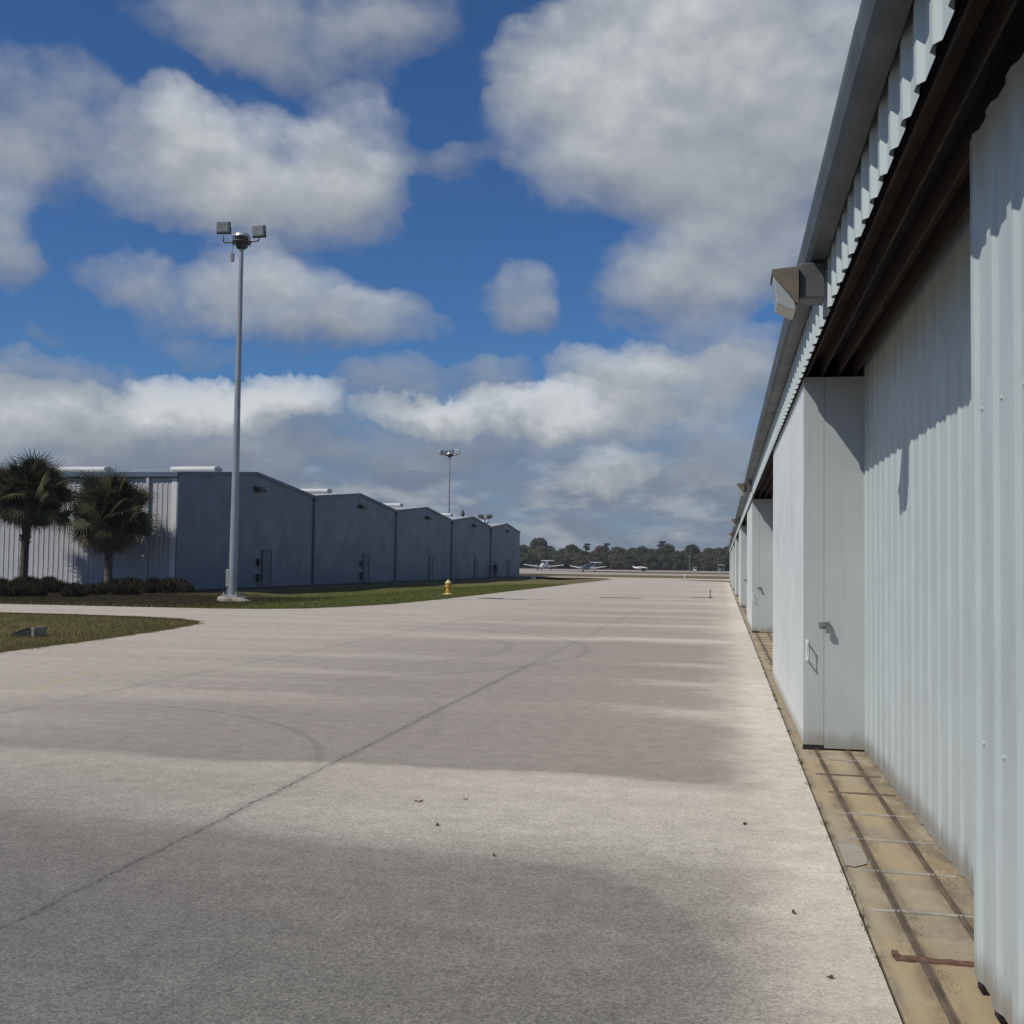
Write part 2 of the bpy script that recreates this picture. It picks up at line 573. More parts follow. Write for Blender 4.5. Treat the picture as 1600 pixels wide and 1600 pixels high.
def pavement_mat():
    m, t, b = new_mat('worn_pavement')
    tc = t.node('ShaderNodeTexCoord')
    p = tc.outputs['Object']
    at = t.node('ShaderNodeAttribute', attribute_name='stain')
    st = t.sep(at.outputs['Vector'])          # x dark water stain, y pale sand, z old asphalt tone
    xyz = t.sep(p)
    x, y = xyz[0], xyz[1]
    nb = t.noise(t.scale_vec(p, (0.25, 1.0, 1.0)), 0.9, 6.0, 0.62)
    nm = t.noise(p, 5.0, 6.0, 0.65)
    nst = t.noise(t.scale_vec(p, (0.35, 2.6, 1.0)), 1.5, 7.0, 0.66)
    sk = t.math('ADD', st[0], t.math('MULTIPLY', t.math('SUBTRACT', nst, 0.5), t.math('MULTIPLY', t.math('MULTIPLY', st[0], t.math('SUBTRACT', 1.0, st[0])), 3.2)))
    c = t.mix(st[2], (.515, .458, .388), (.268, .253, .225))
    c = t.mix(t.maprange(nb, 0.3, 0.7), c, t.mix(1.0, c, (.86, .85, .84), 'MULTIPLY'))
    c = t.mix(t.math('MULTIPLY', t.maprange(sk, 0.05, 0.95), 0.9), c, t.mix(st[2], (.315, .276, .242), (.168, .160, .146)))
    c = t.mix(t.math('MULTIPLY', t.math('MULTIPLY', st[1], t.maprange(nst, 0.25, 0.65, 0.55, 1.0)), 0.95), c, (.63, .585, .50))
    # exposed stones
    vo = t.node('ShaderNodeTexVoronoi')
    t.l.new(p, vo.inputs['Vector'])
    vo.inputs['Scale'].default_value = 96.0
    cs = t.sep(vo.outputs['Color'])
    grain = t.noise(p, 130.0, 3.0, 0.7)
    gf = t.math('ADD', t.maprange(cs[0], 0.0, 1.0, 0.70, 1.30, False), t.math('MULTIPLY', t.math('SUBTRACT', grain, 0.5), 0.55))
    c = t.mix(t.maprange(st[2], 0.0, 1.0, 0.55, 1.0), c, t.mix(1.0, c, t.comb(gf, gf, gf), 'MULTIPLY'))
    pale = t.math('MULTIPLY', t.maprange(cs[1], 0.86, 0.90), t.maprange(vo.outputs['Distance'], 0.42, 0.22))
    pit = t.math('MULTIPLY', t.maprange(cs[2], 0.84, 0.90), t.maprange(vo.outputs['Distance'], 0.5, 0.25))
    c = t.mix(t.math('MULTIPLY', pit, t.math('MULTIPLY_ADD', st[2], 0.45, 0.15)), c, (.07, .066, .06))
    pale = t.math('MULTIPLY', pale, t.math('MULTIPLY_ADD', st[2], 0.8, 0.2))
    c = t.mix(t.math('MULTIPLY', pale, 0.5), c, (.52, .50, .46))
    mf = t.maprange(nm, 0.3, 0.7, 0.90, 1.07)
    c = t.mix(1.0, c, t.comb(mf, mf, mf), 'MULTIPLY')
    # cracks: long ragged joint, plus two short ones
    wob = t.math('MULTIPLY', t.math('SUBTRACT', t.noise(p, 3.2, 9.0, 0.85), 0.5), 0.15)
    brk = t.maprange(t.noise(t.scale_vec(p, (1, 1, 1)), 1.1, 4.0), 0.34, 0.48)

    def crack(pos, width, y0, y1, depth):
        dd = t.math('ABSOLUTE', t.math('ADD', t.math('ADD', x, pos), wob))
        k = t.maprange(dd, width, width * 0.3)
        k = t.math('MULTIPLY', k, t.math('MULTIPLY', t.maprange(y, y0, y0 + 0.4), t.maprange(y, y1, y1 - 4.0)))
        return t.math('MULTIPLY', k, depth)
    c = t.mix(t.math('MULTIPLY', crack(3.05, 0.020, 1.0, 20.0, 0.70), t.math('MULTIPLY_ADD', t.maprange(t.noise(p, 26.0, 5.0, 0.7), 0.40, 0.56), 0.75, 0.25)), c, (.055, .05, .045))
    c = t.mix(crack(3.05, 0.085, 1.0, 45.0, 0.17), c, (.12, .115, .11))
    c = t.mix(t.math('MULTIPLY', crack(1.95, 0.02, 2.2, 5.2, 0.6), brk), c, (.06, .055, .05))
    c = t.mix(t.math('MULTIPLY', crack(7.3, 0.10, 2.0, 50.0, 0.16), brk), c, (.10, .095, .09))

    def ring(cx, cy, r, wd, k, xmin=None, ymin=None, xmax=None, ymax=None):
        dx = t.math('SUBTRACT', x, cx)
        dy = t.math('SUBTRACT', y, cy)
        rr = t.math('SQRT', t.math('MULTIPLY_ADD', dx, dx, t.math('MULTIPLY', dy, dy)))
        q = t.maprange(t.math('ABSOLUTE', t.math('SUBTRACT', rr, r)), wd, wd * 0.25)
        if xmin is not None:
            q = t.math('MULTIPLY', q, t.maprange(x, xmin, xmin + 1.5))
        if ymin is not None:
            q = t.math('MULTIPLY', q, t.maprange(y, ymin, ymin + 1.0))
        if xmax is not None:
            q = t.math('MULTIPLY', q, t.maprange(x, xmax, xmax - 1.5))
        if ymax is not None:
            q = t.math('MULTIPLY', q, t.maprange(y, ymax, ymax - 2.0))
        return t.math('MULTIPLY', q, k)
    rub = (.13, .118, .110)
    c = t.mix(ring(-7.0, 7.6, 3.95, 0.060, 0.26, -8.5, 7.9), c, rub)          # tyre turning marks
    c = t.mix(ring(-10.2, 20.5, 7.7, 0.14, 0.20, -9.5, 14.0), c, rub)
    c = t.mix(ring(-10.2, 20.5, 6.2, 0.14, 0.17, -9.5, 16.0), c, rub)
    c = t.mix(ring(-12.4, 9.0, 9.8, 0.10, 0.09, -9.5, 9.0), c, rub)
    c = t.mix(ring(3.0, 17.0, 12.05, 0.09, 0.30, None, 11.0, -2.2), c, (.52, .37, .17))   # worn yellow guide line
    t.l.new(c, b.inputs['Base Color'])
    b.inputs['Roughness'].default_value = 0.88
    b.inputs['Specular IOR Level'].default_value = 0.25
    h = t.math('ADD', t.math('MULTIPLY', grain, 0.6), cs[0])
    bump(t, b, h, 0.35, 0.004)
    return m


def concrete_mat(name, col, dark, scale=2.0, warm=None, k=0.8, grime=None):
    m, t, b = new_mat(name)
    tc = t.node('ShaderNodeTexCoord')
    p = tc.outputs['Object']
    n = t.noise(p, scale, 7.0, 0.65)
    c = t.mix(t.math('MULTIPLY', t.maprange(n, 0.42, 0.72), k), col, dark)
    if warm:
        c = t.mix(t.math('MULTIPLY', t.maprange(t.noise(p, scale * 0.6, 4.0), 0.4, 0.65), 0.7), c, warm)
    g = t.noise(p, 90.0, 4.0, 0.7)
    gf = t.maprange(g, 0.2, 0.8, 0.82, 1.16, False)
    c = t.mix(1.0, c, t.comb(gf, gf, gf), 'MULTIPLY')
    if grime:                                                   # rust and dirt along lines x = const
        geo = t.node('ShaderNodeNewGeometry')
        gx = t.sep(geo.outputs['Position'])[0]
        gn = t.noise(t.scale_vec(geo.outputs['Position'], (3.0, 1.0, 1.0)), 2.3, 7.0, 0.7)
        for (x0, wd, kk, cc) in grime:
            f = t.maprange(t.math('ABSOLUTE', t.math('SUBTRACT', gx, x0)), wd, wd * .2)
            f = t.math('MULTIPLY', t.math('MULTIPLY', f, t.maprange(gn, 0.36, 0.60)), kk)
            c = t.mix(f, c, cc)
    t.l.new(c, b.inputs['Base Color'])
    b.inputs['Roughness'].default_value = 0.9
    b.inputs['Specular IOR Level'].default_value = 0.2
    bump(t, b, t.math('ADD', g, t.math('MULTIPLY', n, 2.0)), 0.3, 0.006)
    return m


def ground_mat():
    m, t, b = new_mat('dry_grass_ground')
    tc = t.node('ShaderNodeTexCoord')
    p = tc.outputs['Object']
    at = t.node('ShaderNodeAttribute', attribute_name='cover')
    cv = t.sep(at.outputs['Vector'])         # x greenness, y bare soil
    n = t.noise(p, 0.35, 7.0, 0.65)
    n2 = t.noise(p, 2.6, 7.0, 0.7)
    n3 = t.noise(p, 21.0, 5.0, 0.75)
    c = t.mix(t.maprange(n, 0.35, 0.65), (.200, .158, .080), (.135, .122, .052))
    c = t.mix(t.math('MULTIPLY', cv[0], t.maprange(n2, 0.25, 0.6, 0.65, 1.0)), c, (.105, .138, .030))
    c = t.mix(t.math('MULTIPLY', t.maprange(n2, 0.5, 0.72), 0.55), c, (.19, .15, .085))
    c = t.mix(cv[1], c, (.058, .046, .033))
    f = t.maprange(n3, 0.25, 0.75, 0.6, 1.3)
    c = t.mix(1.0, c, t.comb(f, f, f), 'MULTIPLY')
    t.l.new(c, b.inputs['Base Color'])
    b.inputs['Roughness'].default_value = 0.95
    b.inputs['Specular IOR Level'].default_value = 0.1
    bump(t, b, t.math('ADD', n3, n2), 0.6, 0.05)
    return m


M = {}
M['pave'] = pavement_mat()
M['ground'] = ground_mat()
M['strip'] = concrete_mat('tan_concrete', (.375, .318, .225), (.235, .205, .155), 2.6, (.40, .305, .175), 0.85,
                          grime=[(.81, .10, .75, (.17, .13, .09)), (1.085, .10, .75, (.17, .13, .09)), (1.24, .16, .8, (.16, .135, .10)), (.64, .05, .7, (.17, .15, .12))])
M['patch'] = concrete_mat('grey_concrete_patch', (.35, .315, .265), (.26, .23, .185), 6.0)
M['foot'] = concrete_mat('weathered_concrete', (.34, .315, .265), (.17, .155, .12), 3.0)
M['taxi'] = concrete_mat('pale_taxiway', (.39, .355, .315), (.32, .29, .255), 0.05)
M['white_steel'] = paint('pale_painted_steel', (.480, .540, .538), 0.42, var=0.06, scale=0.9, streak=0.16, dirt=((.33, .34, .30), 0.16), splash=0.7, canning=0.10)
M['leaf_edge'] = paint('shade_toned_edge_flashing', (.41, .44, .445), 0.45, var=0.06, scale=1.2, streak=0.16, dirt=((.33, .33, .31), 0.16), splash=0.6, canning=0.08)  # greyer than the door front: weaker sunlight on the edge put into colour
M['leaf_front'] = paint('white_door_skin', (.715, .76, .745), 0.45, var=0.05, scale=0.8, streak=0.10, splash=0.6, canning=0.10)
M['gutter'] = paint('grey_gutter_paint', (.072, .086, .088), 0.5, var=0.10, scale=1.4, streak=0.3)
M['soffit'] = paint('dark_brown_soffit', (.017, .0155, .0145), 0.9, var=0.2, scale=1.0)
M['guide'] = paint('rust_brown_channel', (.034, .025, .020), 0.85, var=0.35, scale=2.0, dirt=((.06, .032, .02), 0.4))
M['rail'] = paint('worn_rust_rail', (.165, .125, .092), 0.7, metallic=0.3, var=0.35, scale=5.0, dirt=((.20, .15, .11), 0.6))
M['bar'] = paint('galvanised_bar', (.36, .34, .30), 0.55, metallic=0.2, var=0.3, scale=6.0, dirt=((.16, .12, .08), 0.7))
M['rust'] = paint('red_rust', (.150, .080, .055), 0.85, var=0.4, scale=9.0, bumpy=0.6, dirt=((.09, .04, .03), 0.8))
M['rubber'] = paint('black_rubber', (.018, .018, .019), 0.7, var=0.2)
M['hw'] = paint('dull_zinc_hardware', (.25, .25, .25), 0.45, metallic=0.6, var=0.2, scale=20.0)
M['hw_white'] = paint('white_painted_handle', (.62, .64, .63), 0.45, var=0.1, scale=9.0)
M['roof'] = paint('grey_roof_steel', (.42, .44, .45), 0.5, var=0.1, scale=0.4)
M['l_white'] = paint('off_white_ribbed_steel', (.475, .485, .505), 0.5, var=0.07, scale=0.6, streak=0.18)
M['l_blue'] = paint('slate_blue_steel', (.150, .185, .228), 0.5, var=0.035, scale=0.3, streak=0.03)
M['l_trim'] = paint('dark_slate_trim', (.10, .13, .185), 0.5, var=0.1, scale=0.7)
M['l_door'] = paint('dark_slate_door', (.105, .131, .166), 0.5, var=0.1, scale=0.9)
M['vent'] = paint('white_ridge_vent', (.70, .70, .69), 0.5, var=0.06, scale=1.0)
M['dark'] = paint('dark_metal', (.030, .032, .036), 0.5, var=0.2, scale=5.0)
M['galv'] = paint('galvanised_pole', (.31, .335, .365), 0.42, metallic=0.25, var=0.12, scale=1.6, streak=0.15)
M['lampgrey'] = paint('grey_lamp_housing', (.20, .225, .235), 0.5, metallic=0.1, var=0.12, scale=3.0)
M['shiny'] = paint('bright_aluminium', (.66, .67, .66), 0.28, metallic=0.7, var=0.08, scale=4.0)
M['ballast'] = paint('dark_grey_ballast', (.085, .090, .092), 0.5, var=0.15, scale=6.0)
M['bronze'] = paint('bronze_lamp_housing', (.155, .130, .100), 0.5, metallic=0.1, var=0.15, scale=7.0)
M['yellow'] = paint('faded_yellow_paint', (.62, .37, .055), 0.5, var=0.12, scale=9.0, dirt=((.32, .18, .05), 0.4))
M['paleyel'] = paint('pale_yellow_flange', (.70, .55, .26), 0.6, var=0.12, scale=9.0)
M['white'] = paint('white_aircraft_paint', (.78, .78, .77), 0.3, var=0.04, scale=1.0, spec=0.5)
M['greyjet'] = paint('grey_aircraft_paint', (.12, .135, .155), 0.35, var=0.08, scale=1.0)
M['trunk_palm'] = paint('palm_bark', (.115, .095, .072), 0.9, var=0.35, scale=5.0, bumpy=0.8)
M['bark'] = paint('tree_bark', (.10, .085, .07), 0.9, var=0.3, scale=3.0)
M['palm'] = foliage_mat('palm_leaf', (.055, .062, .030), (.080, .080, .042), (.150, .130, .080), 1.2, 0.25)
M['palm_dead'] = foliage_mat('dead_palm_leaf', (.16, .13, .085), (.12, .10, .07), (.21, .17, .115), 1.2, 0.1)
M['cover'] = foliage_mat('dark_ground_cover', (.020, .021, .012), (.038, .030, .018), (.075, .056, .036), 0.8, 0.1)
M['oak'] = foliage_mat('oak_leaf', (.100, .122, .070), (.125, .136, .080), (.14, .142, .092), 0.12, 0.42, 0.4)
M['oak_b'] = foliage_mat('brown_oak_leaf', (.135, .132, .085), (.155, .145, .098), (.17, .155, .11), 0.12, 0.42, 0.4)
M['pine'] = foliage_mat('pine_needles', (.075, .095, .080), (.090, .105, .088), (.10, .112, .095), 0.3, 0.4, 0.4)
M['grass'] = foliage_mat('grass_blade', (.195, .155, .072), (.140, .132, .048), (.28, .22, .115), 0.5, 0.2)
M['grass_g'] = foliage_mat('green_grass_blade', (.110, .142, .032), (.125, .148, .036), (.20, .17, .07), 0.4, 0.2)
M['bedgrass'] = foliage_mat('bed_grass', (.050, .050, .024), (.062, .048, .028), (.11, .085, .05), 0.6, 0.15)
M['weed'] = foliage_mat('weed_leaf', (.075, .080, .035), (.10, .085, .045), (.15, .115, .065), 3.0, 0.2)
M['dryleaf'] = paint('dry_leaf', (.13, .068, .038), 0.8, var=0.3, scale=20.0)


def glass(name, col, rough=0.15):
    m, t, b = new_mat(name)
    b.inputs['Base Color'].default_value = (*col, 1)
    b.inputs['Roughness'].default_value = rough
    b.inputs['Specular IOR Level'].default_value = 0.8
    return m


M['lens'] = glass('frosted_lens', (.33, .355, .345), 0.2)
M['window'] = glass('dark_window', (.03, .035, .04), 0.1)

rng = random.Random(11)
nrng = np.random.default_rng(5)


# ------------------------------------------------------------------ setting: ground, pavement, strips
def smooth(a, b, x):
    t_ = np.clip((x - a) / (b - a), 0, 1)
    return t_ * t_ * (3 - 2 * t_)


def attr(o, name, arr):
    at = o.data.attributes.new(name, 'FLOAT_VECTOR', 'POINT')
    at.data.foreach_set('vector', np.asarray(arr, dtype=np.float32).ravel())


def ground_z(x, y):
    x = np.asarray(x, float)
    y = np.asarray(y, float)
    z = np.full(np.broadcast(x, y).shape, -0.03)
    sw = np.exp(-((x + 22.0) / 3.6) ** 2) * smooth(44, 60, y) * smooth(175, 150, y)
    z = z - 0.34 * sw
    return z


def grid(xs, ys):
    nx, ny = len(xs), len(ys)
    X, Y = np.meshgrid(xs, ys)
    F = []
    for j in range(ny - 1):
        for i in range(nx - 1):
            a = j * nx + i
            F.append((a, a + 1, a + nx + 1, a + nx))
    return X.ravel(), Y.ravel(), F


def graded(a, b, step0, growth):
    out = [a]
    s = step0
    while out[-1] < b:
        out.append(out[-1] + s)
        s *= growth
    out[-1] = b
    return out


def build_ground():
    xs = sorted(set([-1200, -900, -500, -300, -180, -120, -90, -75, -60, -50, -42] + [-36 + 0.75 * k for k in range(34)] + [-9, -4, 2, 10, 20, 40, 80, 160, 300, 600, 900]))
    ys = sorted(set([-60, -30, -10, 0, 8] + [14 + 0.8 * k for k in range(60)] + [62 + 2.5 * k for k in range(48)] + [185, 200, 220, 250, 300, 360, 440, 520, 620, 760, 950, 1300, 1900]))
    X, Y, F = grid(xs, ys)
    Z = ground_z(X, Y)
    o = MB()
    o.v = list(zip(X, Y, Z))
    o.f = F
    g = o.build('ground', M['ground'], smooth=True)
    green = smooth(37.5, 43, Y) * smooth(118, 80, Y) * smooth(-27.5, -21, X) * smooth(-13.0, -16.0, X)
    green = np.clip(green + 0.35 * smooth(-12, -14, X) * smooth(16, 20, Y) * smooth(30, 27, Y), 0, 1)
    bare = smooth(35.5, 39, Y) * smooth(58, 56, Y) * smooth(-17.0, -20, X) * 0.95
    bare = np.clip(bare + smooth(-27.2, -28.6, X) * smooth(50, 56, Y) * 0.7, 0, 1)
    attr(g, 'cover', np.stack([green, bare, 0 * green], 1))
    tag(g, kind='structure')


build_ground()


def left_edge(y):
    pts = [(-12, -12.0), (17, -12.0), (20.3, -12.15), (24, -12.55), (26.4, -13.0), (27.6, -13.6), (28.6, -14.7), (29.2, -16.2), (29.55, -18.5), (29.7, -23), (29.75, -70),
           (34.9, -70), (34.93, -25), (34.96, -20), (35.05, -16.8), (35.5, -15.2), (36.4, -14.25), (38.2, -13.5), (42, -12.75), (50, -12.5), (70, -12.7), (120, -13.0), (138, -13.4),
           (146, -15.2), (150, -20), (151.6, -32), (152, -60), (152.3, -260), (161, -260)]
    return float(np.interp(y, [p[0] for p in pts], [p[1] for p in pts]))


def right_edge(y):
    if y < 128:
        return 0.63
    if y < 141:
        return float(np.interp(y, [128, 141], [0.63, -6.0]))
    return 260.0


def build_pavement():
    ys = graded(1.2, 161.0, 0.03, 1.0125)
    ys = [-12, -6, -3, -1, 0, .6] + ys + list(np.linspace(26, 36.5, 60)) + [29.55, 29.7, 29.75, 34.9, 34.93, 34.96, 35.05] + list(np.linspace(140.5, 152.5, 25)) + [128.0, 140.99, 141.0]
    ys = sorted(set(round(v, 4) for v in ys if v <= 161))
    t1 = np.array(list(np.linspace(0, 1, 28)) )                # from left edge to x=-11.9
    cols = list(np.linspace(-11.9, -3.0, 62)) + list(np.linspace(-2.9, 0.0, 42))[0:] + list(np.linspace(0.03, 0.63, 22))
    cols = np.array(cols)
    vs, P = [], []
    nx = len(t1) - 1 + len(cols) + 3
    for y in ys:
        xl, xr = left_edge(y), right_edge(y)
        left = xl + (cols[0] - xl) * (t1[:-1] ** 0.5 if xl < -16 else t1[:-1])
        c = cols.copy()
        if xr < 0.63:
            c = -11.9 + (cols + 11.9) * (xr + 11.9) / (0.63 + 11.9)
        if xr > 1:
            ext = [3.0, 30.0, 260.0]
        else:
            ext = [c[-1] + 1e-4, c[-1] + 2e-4, c[-1] + 3e-4]
        row = list(left) + list(c) + ext
        for xx in row:
            vs.append((xx, y, 0.0))
    F = []
    for j in range(len(ys) - 1):
        for i in range(nx - 1):
            a = j * nx + i
            F.append((a, a + 1, a + nx + 1, a + nx))
    mb = MB()
    mb.v, mb.f = vs, F
    o = mb.build('pavement', M['pave'])
    V = np.array(vs)
    X, Y = V[:, 0], V[:, 1]
    # wavy coordinates for the water stains that run off the door side
    w1 = 0.10 * np.sin(X * 1.3 + 0.7) + 0.07 * np.sin(X * 3.1 + Y * 0.2) + 0.05 * np.sin(X * 0.55)
    yy = Y + w1 * (0.6 + Y * 0.02)
    dark = np.zeros_like(X)
    # near lobe, its far rim bowed
    rim = 6.05 - 0.10 * (X + 1.4) - 0.9 * smooth(-0.9, 0.35, X) ** 2 * 1.6 + 0.35 * smooth(-2.2, -4.0, X)
    soft = 0.16 + 0.45 * smooth(-2.0, -4.2, X)
    near = smooth(soft, -soft, yy - rim) * smooth(0.62, -0.35, X + 0.13 * np.maximum(0, 4.2 - Y) * -1 + 0.1 * np.sin(Y * 2.1))
    near *= 0.88 + 0.12 * np.sin(Y * 1.1 + X)
    dark = np.maximum(dark, near * 0.85)
    # further lobes: start, end, right limit, strength, reach left, softness near / far
    lobes = [(8.55, 12.2, .34, 1.00, -5.2, .14, .7), (12.9, 15.4, .26, .85, -5.0, .25, .5), (15.9, 18.4, .28, .80, -5.5, .3, .5), (18.9, 23.6, .30, .72, -6.0, .35, .5),
             (25.4, 30.0, .26, .62, -7.0, .35, 1.2), (31.2, 35.6, .24, .60, -6.5, .4, 1.0), (36.7, 40.4, .22, .55, -6.0, .4, .8), (42.6, 49.0, .20, .45, -7.5, .5, 1.2),
             (51.5, 55.0, .2, .4, -7.5, .6, 1.4), (58.0, 66.0, .2, .36, -8.0, .8, 2.0), (70, 80, .2, .3, -8.0, 1.0, 3.0), (86, 99, .2, .25, -8.0, 1.5, 4.0)]
    for (a, b_, xr_, k, xl_, s0, s1) in lobes:
        edge = xr_ + 0.09 * np.sin(Y * 7.3 / (1 + Y * .05)) + 0.06 * np.sin(Y * 17.0 / (1 + Y * .07) + 1.0)
        m_ = smooth(-s0, s0, yy - a) * smooth(s1, -s1, yy - b_) * smooth(edge + 0.10, edge - 0.55 - 0.01 * Y, X)
        m_ *= 0.42 + 0.58 * smooth(xl_ - 3.5, xl_ + 2.5, X)
        m_ *= smooth(-12.0, -6.5, X)
        dark = np.maximum(dark, m_ * k)
    dark = np.maximum(dark, 0.10 * smooth(8.2, 8.7, yy) * smooth(60, 12, Y) * smooth(-11.0, -4.0, X) * smooth(0.55, -0.6, X))
    fill = smooth(8.5, 8.8, yy) * smooth(24.3, 23.6, yy) * smooth(-7.5, -3.0, X) * smooth(0.1 + .25 * np.sin(Y * 4.1), -1.3 + .5 * np.sin(Y * 2.3), X) * (0.92 - 0.014 * Y)
    dark = np.maximum(dark, fill)
    pale = smooth(0.02, 0.42, X + 0.06 * np.sin(Y * 5.0) + 0.05 * np.sin(Y * 13.0)) * smooth(2.2, 6.8, Y) * 0.9
    # clean wash band right after the near lobe
    pale = np.maximum(pale, 0.6 * smooth(6.0, 6.8, yy) * smooth(8.6, 8.2, yy) * smooth(-4.8, -1.0, X))
    for (yc, s_, k_) in ((24.5, .45, .75), (12.55, .16, .35), (15.6, .16, .3), (18.6, .18, .3), (30.6, .35, .3), (36.1, .3, .3), (41.5, .7, .55), (50.2, .7, .4), (56.4, .9, .4), (68, 1.4, .35)):
        pale = np.maximum(pale, (1.3 if yc == 24.5 else .75) * k_ * np.exp(-((yy - yc + .25 * np.sin(X * .9 + yc)) / s_) ** 2) * smooth(-8.5 if yc == 24.5 else (-6.0 if yc > 40 else -1.9), 0.3, X))
    pale = np.maximum(pale, 0.18 * smooth(30, 90, Y))
    old = smooth(9.5, 3.2, Y + 0.15 * X) * 0.95
    old = np.clip(old * smooth(0.6, -0.2, X) + 0.12 * smooth(30, 12, Y), 0, 1)
    pale = pale * (1 - 0.5 * dark)
    attr(o, 'stain', np.stack([np.clip(dark, 0, 1), np.clip(pale, 0, 1), old], 1))
    tag(o, kind='structure')


build_pavement()


def flat_sheet(name, poly, z, mat):
    mb = MB()
    mb.add([(x, y, z) for x, y in poly], [tuple(range(len(poly)))])
    return tag(mb.build(name, mat), kind='structure')


def strips():
    # concrete apron the doors roll on, cut in slabs with narrow joints
    mb = MB()
    y = -6.0
    while y < 126:
        y2 = min(y + 3.05, 126)
        mb.box((0.642, y + 0.006, -0.12), (1.75, y2 - 0.006, 0.004 + 0.003 * math.sin(y * 2.1)))
        y = y2
    tag(mb.build('concrete_strip', M['strip'], loc=(1.2, 60, 0), bevel=0.006), kind='structure')
    flat_sheet('concrete_patch', [(0.655, 6.34), (0.70, 6.31), (0.775, 6.40), (0.787, 6.55), (0.782, 6.72), (0.755, 6.86), (0.70, 6.90), (0.66, 6.86)], 0.0115, M['patch'])
    flat_sheet('taxiway', [(-400, 206), (400, 206), (400, 268), (-22, 268), (-34, 300), (-60, 351), (-400, 351)], 0.0, M['taxi'])
    flat_sheet('runway', [(-600, 351.01), (600, 351.01), (600, 480), (-600, 480)], 0.0, M['taxi'])


strips()
flat_sheet('side_road', [(-300, 29.75), (-69.9, 29.75), (-69.9, 34.9), (-300, 34.9)], 0.0, M['taxi'])


